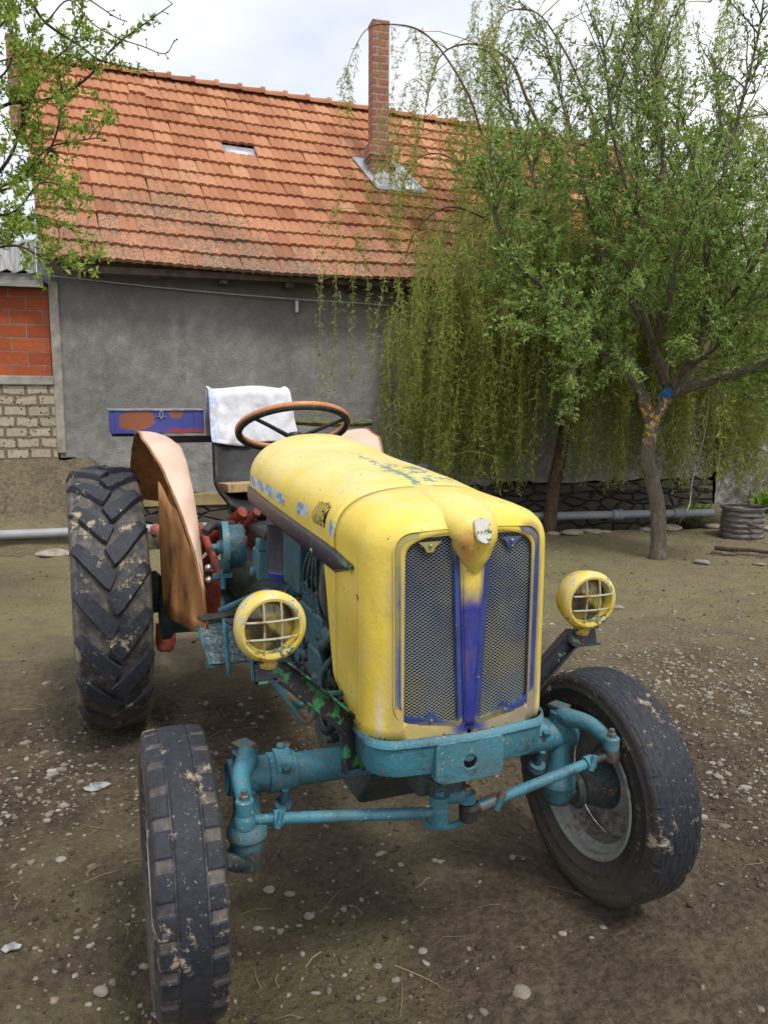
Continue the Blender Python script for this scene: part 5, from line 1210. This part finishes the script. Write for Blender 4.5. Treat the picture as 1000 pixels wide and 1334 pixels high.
def rear_wheel(sgn):
    c = V3((-1.9176, sgn * .7212, .610)); wl = thing('rear_wheel', None, None, c); wl.parent = TR
    R0 = .582; tr = np.linspace(-.128, .128, 29); pr = [(y, R0 - .9 * y * y - 2 * abs(y) ** 3) for y in tr]
    sh = [(.140, .558), (.150, .540), (.156, .510), (.157, .475), (.152, .440), (.142, .412), (.130, .392), (.122, .378), (.10, .372)]
    P, F, deep, _sd = tyre_surface([(-y, r) for y, r in sh[::-1]] + pr + sh, 240, lambda T, Y, R: (.003 * (fbm(T * 20, Y * 30, 2) - .5), np.full_like(T, .72) + .28 * (np.abs(Y) > .135)))
    Vs = [P]; Fs = [F]; Dp = [deep]; off = len(P); NL = 19; rr = random.Random(2)
    for k in range(NL):
        for side in (-1, 1):
            t0 = 2 * PI * (k + (.5 if side > 0 else 0)) / NL; pts = []
            ns = 12
            for i in range(ns + 1):
                s_ = i / ns; y = side * (-.004 + s_ * .150); ry = float(np.interp(abs(y), [0, .128, .140, .150, .1565], [R0, R0 - .019, .558, .540, .505])); th = t0 + (.285 * s_ ** 1.15) * 1.0 + .0; wdt = .038 - .016 * s_ if s_ > .03 else .035
                hgt = .027 * (1 if s_ < .86 else 1 - (s_ - .86) / .14 * .9); top = ry + hgt + (.001 if s_ < .9 else 0)
                dy = .010 * side
                for q, h in ((-1.12, -.004), (-.96, .85), (-.88, 1), (.88, 1), (.96, .85), (1.12, -.004)):
                    r_ = ry + (top - ry) * h if h >= 0 else ry - .006
                    # width is measured across the bar, which lies slanted
                    tt_ = th + q * wdt / R0; yy = y - side * q * wdt * .50; yy = max(-.157, min(.157, yy)); pts.append((r_ * math.cos(tt_), yy, r_ * math.sin(tt_)))
            m = 6; fs = [(i * m + j, (i + 1) * m + j, (i + 1) * m + j + 1, i * m + j + 1) for i in range(ns) for j in range(m - 1)] + [(0, 1, 2, 3), (0, 3, 4, 5), (ns * m + 5, ns * m + 4, ns * m + 3, ns * m + 2), (ns * m + 5, ns * m + 2, ns * m + 1, ns * m)]
            pp = np.array(pts); Vs.append(pp); Fs.append(np.array(fs) + off); d_ = np.zeros(len(pp)); d_[0::6] = .6; d_[5::6] = .6; Dp.append(d_); off += len(pp)
    V_ = np.concatenate(Vs); F_ = np.concatenate(Fs); D_ = np.concatenate(Dp)
    # push every vertex slightly so the worn edges are uneven
    V_ = V_ + (np.stack([fbm(V_[:, 0] * 30 + V_[:, 2] * 17, V_[:, 1] * 30, s_) for s_ in (1, 2, 3)], -1) - .5) * .005
    ty = np_mesh('tyre', V_ + c, F_, M_rub2, wl, attrs={'deep': ('POINT', D_)}, smooth=True); fixn(ty.data); ty.data.set_sharp_from_angle(angle=R_(38))
    mb = MB(wheel_xf(c, 0)); mb.lathe([(-.125, .385), (-.128, .392), (-.132, .388), (-.122, .366), (-.09, .36), (-.06, .33), (.06, .33), (.09, .36), (.122, .366), (.132, .388), (.128, .392), (.125, .385), (.11, .372), (.085, .366), (.05, .338), (-.05, .338), (-.085, .366), (-.11, .372)], (0, 0, 0), (0, 1, 0), 64, closed=True); rim = mb.build('rim', M_rimw, wl)
    mb = MB(wheel_xf(c, 0)); mb.lathe([(sgn * .02, .335), (sgn * .03, .25), (sgn * .0, .18), (-sgn * .01, .10), (-sgn * .01, 0)], (0, 0, 0), (0, 1, 0), 48); mb.build('wheel_disc', M_rimw, rim, solid=.006)
    mb = MB(wheel_xf(c, 0)); mb.lathe([(-.02, 0), (-.02, .11), (.02, .11), (.05, .07), (.05, 0)], (0, -sgn * .01, 0), (0, sgn, 0), 32); mb.build('hub', M_tealdk, wl)
    return wl
def fixn(me):
    bm = bmesh.new(); bm.from_mesh(me); bmesh.ops.recalc_face_normals(bm, faces=bm.faces); bm.to_mesh(me); bm.free()
rear_wheel(-1); rear_wheel(1)

# ---------------- fenders
def fender(sgn):
    wc = V3((-1.9176, 0, .610)); o = thing('fender', None, None, wc + V3((0, sgn * .45, 0))); o.parent = TR
    rows = []; lip = []
    for th in np.linspace(R_(2), R_(150), 46):
        dg = math.degrees(th); LW = float(np.interp(dg, [2, 12, 30, 50, 75, 150], [.003, .008, .045, .105, .178, .190])); Rp = float(np.interp(dg, [2, 90, 150], [.67, .69, .69])); Rl = float(np.interp(dg, [2, 20, 60, 95, 150], [.674, .700, .752, .760, .74]))
        row = []
        for s_ in np.linspace(0, 1, 12):
            y = .375 + LW * (1 - math.cos(s_ * PI / 2)) * .35 + LW * .65 * s_ ; r = Rp + (Rl - Rp) * math.sin(s_ * PI / 2) ** .8 + .004 * math.sin(dg * .4 + s_ * 4)
            row.append(wc + V3((r * math.cos(th), sgn * y, r * math.sin(th))))
        rows.append(row); lip.append(row[-1])
    MB().grid(rows).build('mudguard_top', M_fend, o, solid=.0035)
    MB().grid([[wc * V3((1, 0, 1)) + (p - wc) * V3((1, 1, 1)) * V3((.991, .995, .991)) if False else V3((wc[0] + (p[0] - wc[0]) * .99, p[1], wc[2] + (p[2] - wc[2]) * .99)) for p in row] for row in rows]).build('mudguard_lining', M_fin, o)
    MB().tube(lip, .0055, 8).build('rolled_edge', M_fin, o)
    # side plate beside the tyre, two pressed ribs
    edge = [r[0] for r in rows]; P = []
    for e_ in edge[::3]:
        zb = .56; ee = e_.copy(); P.append([V3((ee[0], sgn * (.375 + .012 * math.sin((ee[0] + 1.2) * 38) * math.sin(q * PI) * (1 if ee[0] > -1.6 else 0)), ee[2] + (min(ee[2], zb) - ee[2]) * q)) for q in np.linspace(0, 1, 8)])
    MB().grid(P).build('side_plate', M_fin, o, solid=.0035)
    P = []
    for q in np.linspace(0, 1, 22):
        x = -1.235 - .28 * q - .014 * math.sin(q * 15); y = .374 + .140 * q ** .85; ang = math.acos(min(1, max(-1, (x + 1.9176) / .70))); zt_ = .61 + .70 * math.sin(ang) * .985
        P.append([V3((x - .02 * math.sin(k * 3.1), sgn * y, .575 + .03 * q + (zt_ - .575 - .03 * q) * k)) for k in np.linspace(0, 1, 8)])
    MB().grid(P).build('inner_flap', M_fin, o, solid=.003)
    for z_, L_ in ((.60, .03), (.66, .02)): MB().lathe([(0, .008), (.005, .008), (.006, 0)], (-1.25, sgn * (.378 + L_), z_), (1, 0, 0), 8).build('rivet', M_bolt, o)
    return o
fender(-1); fender(1)

# ---------------- engine bay, gearbox
MB().box((-.33, 0, .80), (.62, .26, .50)).build('engine_block', M_tealdk, TR, bevel=.02)
mb = MB(); mb.box((-.33, 0, 1.09), (.58, .22, .10)); mb.box((-.33, 0, 1.15), (.5, .15, .05)); mb.build('cylinder_head', M_grease, TR, bevel=.015)
mb = MB(); mb.prism([(-.68, -.13, .56), (.02, -.13, .56), (.10, -.13, .66), (-.02, -.13, .66), (-.0, -.13, .60)][:3] + [(.10, -.13, .68), (-.68, -.13, .68)], (0, .26, 0)); mb.build('frame_rail', M_tealdk, TR, bevel=.01)
mb = MB(); mb.prism([(-.58, -.12, .56), (-.58, -.12, .40), (-.50, -.12, .36), (-.12, -.12, .36), (.04, -.12, .52), (.04, -.12, .56)], (0, .24, 0)); mb.build('oil_pan', M_tealdk, TR, bevel=.02)
mb = MB(); mb.lathe([(0, 0), (0, .19), (.10, .20), (.14, .16), (.45, .15), (.55, .18), (.9, .20), (1.15, .20), (1.15, 0)], (-.62, 0, .70), (-1, 0, 0), 28); mb.build('gearbox', M_tealdk, TR)
MB().box((-1.45, 0, .90), (.5, .24, .14)).build('gearbox_cover', M_grease, TR, bevel=.03)
mb = MB(); mb.lathe([(-.56, 0), (-.56, .10), (-.50, .10), (-.48, .075), (-.28, .085), (-.22, .13), (.22, .13), (.28, .085), (.48, .075), (.50, .10), (.56, .10), (.56, 0)], (-1.9176, 0, .61), (0, 1, 0), 28); mb.build('rear_axle_housing', M_tealdk, TR)
M_case = teal('dull_casting', (.020, .085, .100), .5, .4)
for sgn in (-1, 1): MB().lathe([(.12, 0), (.12, .10), (.20, .085), (.44, .080), (.46, .105), (.50, .105), (.50, 0)], (-1.80, 0, .515), (0, sgn, 0), 24).build('axle_casing', M_case, TR)
mb = MB(); mb.tube([(-1.6, -.36, .52), (-1.6, -.2, .50), (-1.5, -.13, .50)], .012, 8); mb.build('brake_pipe', M_tealdk, TR)
# navy oil-bath air filter
mb = MB(); mb.lathe([(0, 0), (0, .060), (.035, .074), (.04, .072), (.20, .072), (.205, .076), (.225, .070), (.235, 0)], (-.72, -.165, .905), (0, 0, 1), 32); mb.build('air_filter', M_navy, TR)
mb = MB(); mb.box((-.49, -.155, 1.045), (.20, .12, .22)); mb.build('battery_box', M_tealbx, TR, bevel=.006)
mb = MB(); mb.tube([(-.72, -.165, 1.13), (-.72, -.12, 1.20), (-.6, -.05, 1.22)], .03, 12); mb.build('air_duct', M_grease, TR)
# injection pump side: teal castings, pipes, hoses
rr = random.Random(12)
mb = MB(); mb.box((-.30, -.175, .86), (.24, .07, .11)); mb.box((-.24, -.175, .76), (.14, .08, .10)); mb.lathe([(0, 0), (0, .035), (.09, .035), (.09, 0)], (-.18, -.18, .87), (1, 0, 0), 16); mb.lathe([(0, 0), (0, .028), (.10, .028), (.11, 0)], (-.22, -.20, .64), (0, 0, 1), 14); mb.build('injection_pump', M_tealbx, TR, bevel=.008)
mb = MB()
for k in range(4): mb.lathe([(0, .010), (.05, .010), (.05, .006), (.07, .006), (.07, 0)], (-.385 + k * .045, -.185, .91), (0, -.3, 1), 10)
mb.build('pump_unions', M_bolt, TR)
for k in range(4):
    x0 = -.385 + k * .045; MB().tube(catmull([(x0, -.20, .97), (x0 + .05, -.215, 1.03), (x0 + .06, -.19 - .008 * k, 1.10), (x0 - .02, -.12, 1.13)], 6), .0045, 8).build('fuel_line', M_tealdk, TR)
for k, (a, b, c, d, r) in enumerate((((-.10, -.20, 1.13), (-.09, -.225, 1.05), (-.05, -.225, .95), (-.02, -.19, .86), .009), ((-.14, -.19, 1.14), (-.13, -.22, 1.05), (-.10, -.225, .97), (-.06, -.19, .9), .007), ((-.18, -.2, 1.13), (-.15, -.22, 1.0), (-.16, -.21, .93), (-.1, -.18, .86), .006), ((-.02, -.20, .95), (-.03, -.235, .90), (-.10, -.23, .86), (-.16, -.20, .80), .014), ((-.05, -.2, .72), (-.03, -.22, .66), (-.10, -.225, .62), (-.25, -.2, .66), .012), ((-.1, -.19, .84), (-.13, -.225, .76), (-.09, -.225, .68), (-.12, -.18, .62), .010), ((-.30, -.17, .72), (-.26, -.22, .66), (-.18, -.225, .64), (-.1, -.17, .70), .009))):
    MB().tube(catmull([a, b, c, d], 6), r, 10).build('hose', M_blackp if k % 2 == 0 else M_tealdk, TR)
MB().lathe([(0, 0), (0, .012), (.05, .011), (.052, 0)], (-.075, -.232, 1.125), (-.9, -.3, .1), 12).build('drain_tap', M_shiny, TR)
for k in range(46):
    mb = MB(); x, z = rr.uniform(-.62, -.02), rr.uniform(.58, .98); s_ = rr.uniform(.012, .034); y = -.145 - rr.uniform(0, .03)
    if k % 3: mb.lathe([(0, 0), (0, s_), (.03, s_), (.032, s_ * .5), (.045, s_ * .5), (.045, 0)], (x, y, z), (rr.uniform(-.4, .4), -1, rr.uniform(-.4, .4)), 8)
    else: mb.box((x, y, z), (s_ * 2, .05, s_ * 2), Matrix.Rotation(rr.uniform(0, 1.5), 3, 'Y'))
    mb.build('engine_fitting', (M_tealdk, M_grease, M_tealbx)[k % 3], TR, bevel=.003)
mb = MB()
for k in range(12):
    a = V3((rr.uniform(-.6, -.05), -.17, rr.uniform(.62, 1.0))); b = a + V3((rr.uniform(-.15, .15), rr.uniform(-.03, .0), rr.uniform(-.15, .15))); mb.tube(catmull([a, (a + b) / 2 + V3((0, -.03, .03)), b], 4), rr.uniform(.003, .007), 7)
mb.build('engine_pipes', M_grease, TR)
# brake drum and band, pedals, levers
dr = V3((-1.28, -.285, .93))
mb = MB(); mb.lathe([(0, 0), (0, .088), (.07, .090), (.078, .080), (.078, 0)], dr, (0.1, 1, 0), 32); bd = mb.build('brake_drum', M_tealbx, TR)
MB().lathe([(-.012, .096), (-.012, .104), (.014, .104), (.014, .096)], dr, (0.1, 1, 0), 36, closed=True).build('brake_band', M_teal, bd)
mb = MB(); mb.lathe([(-.03, 0), (-.03, .024), (0, .03), (0, 0)], dr, (.1, 1, 0), 14); mb.lathe([(-.05, 0), (-.05, .014), (-.03, .014)], dr, (.1, 1, 0), 10); mb.build('brake_hub', M_teal, bd)
mb = MB(); mb.box((-1.26, -.30, .815), (.02, .08, .02)); mb.tube([(-1.26, -.30, .84), (-1.26, -.30, .76)], .012, 8); mb.build('band_lever', M_teal, bd, bevel=.002)
for z in (.855, .805): MB().lathe([(0, 0), (.006, .012), (.018, .015), (.03, .011), (.036, 0)], (-1.27, -.355, z), (1, -.1, 0), 14).build('lever_knob', M_shiny, TR)
MB().tube(catmull([(-1.45, -.22, .99), (-1.4, -.30, 1.0), (-1.33, -.33, 1.01), (-1.3, -.36, .99)], 5), .02, 10).build('brake_shaft', M_grease, TR)
mb = MB(); mb.box((-1.05, -.175, .90), (.10, .07, .12)); mb.box((-1.02, -.19, .98), (.05, .04, .05)); mb.lathe([(0, 0), (0, .02), (.03, .02), (.03, 0)], (-1.05, -.20, .87), (0, -1, 0), 12); mb.build('lift_valve', M_teal, TR, bevel=.008)
MB().box((-1.0, -.15, 1.03), (.16, .10, .03)).build('valve_cover', M_grease, TR, bevel=.005)
for p in ([(-1.15, -.33, .70), (-.95, -.24, .80), (-.85, -.2, .84)], [(-1.12, -.30, .71), (-.93, -.21, .78), (-.8, -.2, .82)]): MB().tube(p, .012, 8).build('pedal_rod', M_teal, TR)
# pedals and step
mb = MB(); mb.box((-1.02, -.355, .715), (.06, .16, .012), Matrix.Rotation(.2, 3, 'Z')); mb.box((-.92, -.27, .72), (.06, .16, .012), Matrix.Rotation(.2, 3, 'Z')); mb.build('pedal_pads', M_grease, TR, bevel=.003)
for x, y in ((-.98, -.345), (-.89, -.27), (-.93, -.24)): MB().tube([(x, y, .715), (x + .03, y, .60), (x + .02, y + .01, .50)], .010, 8).build('pedal_stem', M_teal, TR)
M_step = mat('ribbed_step_plate', lambda g: dict(c=g.mix(g.noise(60, 4).step(.4, .6), (.06, .12, .14), (.22, .25, .24)), r=.5, h=g.vor(70), hs=.8, hd=.01))
mb = MB(); mb.prism([(-1.28, -.40, .60), (-.98, -.40, .535), (-.98, -.24, .535), (-1.28, -.24, .60)], (0, 0, .006)); st = mb.build('step_plate', M_step, TR, bevel=.002)
mb = MB(); mb.tube([(-1.28, -.40, .603), (-.98, -.40, .538), (-.98, -.24, .538), (-1.28, -.24, .603), (-1.28, -.40, .603)], .007, 6); mb.tube([(-1.1, -.39, .56), (-1.1, -.39, .49)], .010, 8); mb.tube([(-.98, -.26, .54), (-.96, -.15, .60)], .014, 8); mb.build('step_frame', M_teal, st)
# red frame members behind
for a, b, r in (((-1.62, -.14, 1.02), (-2.15, -.42, .62), .026), ((-1.60, -.08, 1.02), (-2.0, -.33, .65), .02), ((-1.75, .0, 1.03), (-1.85, -.05, .78), .03), ((-1.70, .12, 1.05), (-1.9, .10, .8), .035), ((-1.3, -.30, .80), (-1.7, -.32, .95), .018)): MB().tube([a, b], r, 12).build('red_stay', M_redm, TR)
MB().box((-1.7, -.05, .88), (.16, .34, .05)).build('red_crossbar', M_redm, TR, bevel=.008)
MB().box((-1.55, -.31, .68), (.02, .10, .22), Matrix.Rotation(.3, 3, 'Y')).build('red_plate', M_redm, TR, bevel=.004)

# ---------------- lamps on their arms
def lamp(c, label, turn, mbr, arm_pts):
    c = V3(c); o = thing('headlight', None, None, c); o['label'] = label; o.parent = TR
    f_ = nrm((math.cos(turn), math.sin(turn), -.03)); s_ = nrm(np.cross((0, 0, 1), f_)); u_2 = np.cross(f_, s_)
    mb = MB(); mb.lathe([(-.085, 0), (-.082, .030), (-.068, .055), (-.045, .072), (-.015, .080), (.008, .083), (.014, .081), (.020, .077), (.024, .070), (.023, .064), (.016, .061), (-.02, .058)], c, f_, 40); mb.build('housing', M_lamp, o)
    MB().lathe([(-.045, 0), (-.04, .03), (-.02, .053), (-.012, .0600)], c, f_, 32).build('reflector', M_refl, o)
    MB().lathe([(.008, 0), (.006, .025), (.001, .045), (-.006, .0605)], c, f_, 32).build('lens', M_glass, o)
    # cloudy bulb cover seen through the lens
    gm = MB()
    for q in (-.020, .020):
        h_ = math.sqrt(.063 ** 2 - q * q)
        gm.tube([c + f_ * (.022 - .0 * abs(t)) + u_2 * h_ * t + s_ * q + f_ * .008 * (1 - t * t) for t in np.linspace(-1, 1, 9)], .0026, 8)
        gm.tube([c + f_ * (.026) + s_ * h_ * t + u_2 * q + f_ * .008 * (1 - t * t) for t in np.linspace(-1, 1, 9)], .0030, 8)
    gm.build('guard', M_guard, o)
    MB().tube([c - V3((0, 0, .078)) - f_ * .02, c - V3((0, 0, .10)) - f_ * .025], [.026, .022], 12).build('foot', M_lamp, o)
    c2 = catmull(arm_pts, 3); rows = []
    for i, p in enumerate(c2):
        t = nrm(c2[min(i + 1, len(c2) - 1)] - c2[max(i - 1, 0)]); a = nrm(np.cross(t, (1, 0, .3))); b = np.cross(t, a); rows.append([p + a * x + b * y for x, y in ((-.026, .012), (.026, .012), (.026, -.014), (.020, -.014), (.020, .006), (-.020, .006), (-.020, -.014), (-.026, -.014))])
    ar = MB().grid(rows, closev=True).build('lamp_arm', mbr, TR, bevel=.0015)
    MB().hexn(c - V3((0, 0, .115)) - f_ * .025, (0, 0, -1), .014, .018).build('bolt', M_bolt, ar)
    return o
lamp((.225, -.452, 1.033), 'headlight with green chips in its yellow paint', R_(2), M_brkt, [(.22, -.485, .925), (.215, -.44, .922), (.212, -.415, .912), (.20, -.275, .778), (.20, -.258, .752), (.20, -.250, .72), (.205, -.246, .64)])
lamp((.15, .455, .993), 'headlight with orange rust on its guard', R_(-3), M_brkb, [(.14, .50, .884), (.135, .43, .882), (.132, .41, .874), (.13, .27, .735), (.13, .25, .70), (.13, .243, .66)])
# lever linkage under the right lamp
mb = MB(); mb.tube(catmull([(.12, -.42, .86), (.15, -.38, .80), (.16, -.35, .765), (.15, -.31, .79), (.12, -.2, .77)], 5), .009, 8); mb.tube(catmull([(.10, -.43, .90), (.13, -.39, .83), (.14, -.36, .80), (.13, -.33, .815), (.1, -.22, .80)], 5), .008, 8); mb.build('bent_rods', M_bolt, TR)

# ---------------- steering wheel, seat
SC = V3((-1.25, 0.0, 1.412)); tl = R_(25); su = nrm((math.cos(tl), 0, math.sin(tl))); sn = nrm((-math.sin(tl), 0, math.cos(tl))); sv = V3((0, 1, 0))
sw = thing('steering_wheel', None, None, SC); sw.parent = TR
ring_ = [SC + su * .222 * math.cos(a) + sv * .222 * math.sin(a) for a in np.linspace(0, 2 * PI, 65)[:-1]]
def torus(c, u, v, nvec, R, r, squash=1, n=64, m=14, off=0): return MB().grid([[c + (u * math.cos(a) + v * math.sin(a)) * (R + r * math.cos(b)) + nvec * (off + r * squash * math.sin(b)) for b in np.linspace(0, 2 * PI, m, endpoint=False)] for a in np.linspace(0, 2 * PI, n, endpoint=False)], closeu=True, closev=True)
torus(SC, su, sv, sn, .222, .0145, .9, off=.004).build('rim_grip', M_wheelring, sw); torus(SC, su, sv, sn, .2215, .0135, .8, off=-.007).build('rim_core', M_blackp, sw)
for k in range(3):
    a = R_(62 + 120 * k); d = su * math.cos(a) + sv * math.sin(a); MB().tube([SC - sn * .045 + d * .03, SC - sn * .02 + d * .14, SC - sn * .006 + d * .215], [.010, .008, .008], 10).build('spoke', M_blackp, sw)
MB().lathe([(-.07, 0), (-.07, .028), (-.045, .036), (-.03, .032), (-.026, 0)], SC, sn, 24).build('hub', M_blackp, sw)
MB().tube([SC - sn * .06, SC - sn * .06 + V3((.28, 0, -.22)), (-.80, 0, .98)], .016, 12).build('steering_column', M_grease, TR)
st = thing('seat', None, None, (-1.85, 0, 1.0)); st.parent = TR
sc_ = []
prof_ = [(-1.66, .985, .185), (-1.64, 1.005, .195), (-1.68, 1.028, .205), (-1.76, 1.045, .215), (-1.86, 1.060, .215), (-1.93, 1.085, .215), (-1.98, 1.13, .210), (-2.02, 1.22, .205), (-2.06, 1.33, .200), (-2.10, 1.46, .190), (-2.115, 1.54, .175), (-2.12, 1.56, .12)]
for x, z, w in prof_: sc_.append([V3((x + .035 * abs(q) ** 3 * (1 if z > 1.04 else .3), w * q, z + (.045 * abs(q) ** 4 if z < 1.1 else 0))) for q in np.linspace(-1, 1, 13)])
MB().grid(sc_).build('seat_shell', M_seat, st, solid=.022, subs=1)
MB().tube([(-1.75, -.1, .98), (-1.75, -.06, .85)], .02, 8).build('seat_post', M_redm, st); MB().tube([(-1.82, .12, .99), (-1.8, .06, .85)], .02, 8).build('seat_post', M_redm, st)
# rack bar the toolbox rests on
mb = MB(); mb.prism([(-2.20, -.66, 1.335), (-2.20, -.66, 1.350), (-2.24, -.66, 1.350), (-2.24, -.66, 1.335)], (0, .24, 0)); mb.prism([(-2.195, -.46, 1.300), (-2.195, -.46, 1.3345), (-2.20, -.46, 1.3345), (-2.20, -.46, 1.300)], (0, .30, 0)); mb.prism([(-2.0, -.56, 1.345), (-2.0, -.50, 1.345), (-2.24, -.50, 1.345), (-2.24, -.56, 1.345)], (0, 0, .004)); mb.build('rack_bar', mat('dark_blue_iron', lambda g: dict(c=(.018, .026, .042), r=.5)), TR, bevel=.002)

# things lying on the tractor
tb = thing('toolbox', 'blue metal toolbox with brown rust patches on the rear rack', 'toolbox', (-2.20, -.448, 1.3525))
def tbx(p): return V3((-2.20, -.448, 1.3525)) + V3(p)
MB().box(tbx((0, 0, .055)), (.20, .44, .11)).build('box_body', M_tbox, tb, bevel=.003)
MB().box(tbx((0, 0, .114)), (.215, .455, .008)).build('lid', M_lid, tb, bevel=.002)
for q in (-.185, .185): MB().box(tbx((.101, q, .055)), (.003, .03, .104)).build('corner_strap', M_tbox, tb, bevel=.001)
MB().tube([tbx((.108, .015 + .007 * math.cos(a), .092 + .018 * math.sin(a))) for a in np.linspace(0, 2 * PI, 14)], .0026, 6).build('hasp_ring', M_shiny, tb)
MB().tube([tbx((.104, -.01, .082)), tbx((.106, .04, .082))], .003, 6).build('hasp_pin', M_tbox, tb)
# white sack over the backrest
rows = []
for i in range(25):
    t = i / 24; row = []
    for q in np.linspace(-1, 1, 33):
        if t < .5: k = t / .5; z = 1.30 + .285 * k; x = -2.055 - .075 * k + .055 - .005 * (1 - k)
        else: k = (t - .5) / .5; z = 1.585 - .25 * k; x = -2.145 - .02 * k
        w = .222 - .020 * ((z - 1.30) / .285); wr = .020 * (fbm(q * 2.2 + 5 + t, t * 5, 12) - .5) * 2 + .012 * abs(fbm(q * 1.5 + t * 4, t * 6 - q * 3, 19) - .5) * 4 * (1 if t < .5 else -1) + .003 * math.sin(q * 9 + t * 12)
        zz = z + (.008 * math.sin(q * 3.1 + 1) + .012 * (abs(q) > .93) * (t < .55)) * (1 if .4 < t < .6 else .3) + (.010 * math.sin(q * 5) if t < .02 else 0)
        row.append(V3((x + float(wr), w * q - .008 + .010 * (1 - (z - 1.3) / .285) * 2, zz)))
    rows.append(row)
tag(MB().grid(rows).build('white_sack', M_cloth, loc=(-2.05, 0, 1.3), solid=.003, subs=1, smooth=60), 'white sack pulled over the tractor seat back', 'sack')
mb = MB(); mb.box((-1.80, -.075, 1.112), (.17, .25, .042), Matrix.Rotation(.12, 3, 'Z') @ Matrix.Rotation(-.06, 3, 'Y')); tag(mb.build('seat_board', M_board, loc=(-1.77, -.07, 1.04), bevel=.004), 'short bare wooden board lying on the tractor seat', 'board')
mb = MB(); rows = []
for i in range(40):
    t = i / 39; y = .03 + .62 * t; rows.append([V3((-2.12 + .055 * math.cos(a) * (1 + .2 * math.sin(t * 20)), y, 1.398 + .006 * math.sin(t * 6) + (.016 + .006 * float(fbm(t * 12, a, 4))) * math.sin(a))) for a in np.linspace(0, 2 * PI, 12, endpoint=False)])
mb.grid(rows, closev=True); mb.add([rows[0][k] for k in range(12)], [tuple(range(12))]); mb.add([rows[-1][k] for k in range(12)], [tuple(range(12))]); tag(mb.build('mossy_plank', M_moss, loc=(-2.12, .3, 1.39)), 'mossy old plank lying across the far rear fender', 'plank')
MB_ = MB().box((-2.2, .16, 1.425), (.08, .11, .035)); tag(MB_.build('small_box', M_blackp, loc=(-2.2, .16, 1.41), bevel=.004), 'small dark box on the mossy plank behind the steering wheel', 'box')
# mounted plough behind
pl = thing('mounted_plough', 'faded red plough hitched behind the tractor, its share near the ground', 'plough', (-2.7, -.2, .2))
MB().tube([(-2.2, -.25, .60), (-2.6, -.30, .72), (-3.2, -.38, .70)], .035, 12).build('plough_beam', M_redm, pl)
MB().tube([(-2.3, .25, .58), (-2.6, .20, .70), (-3.2, .1, .70)], .035, 12).build('plough_beam', M_redm, pl)
MB().box((-2.65, -.05, .72), (.07, .60, .07)).build('cross_tube', M_redm, pl, bevel=.006)
gp = on_ground(217, 846); mb = MB(); P = []
for i in range(7):
    t = i / 6; P.append([V3((-2.72 + .18 * t - .05 * q, -.50 + .30 * q + .05 * t, .02 + .30 * t ** .8 + .05 * q)) for q in np.linspace(0, .6, 5)])
P = [[at(x, y, 4.35 + .04 * math.sin(q)) for q, x in ((0, x0), (1, (x0 + x1) / 2), (2, x1))] for x0, x1, y in ((203, 228, 812), (203, 229, 825), (203, 229, 838), (206, 226, 846), (210, 222, 849))]
MB().grid(P).build('plough_share', M_redm, pl, solid=.012)
MB().tube([at(215, 815, 4.36), (-2.75, -.32, .70)], .022, 8).build('share_leg', M_redm, pl)
MB().tube([(-2.1, -.47, 1.22), (-2.0, -.40, 1.225)], .012, 8).build('red_handle', M_redm, TR)
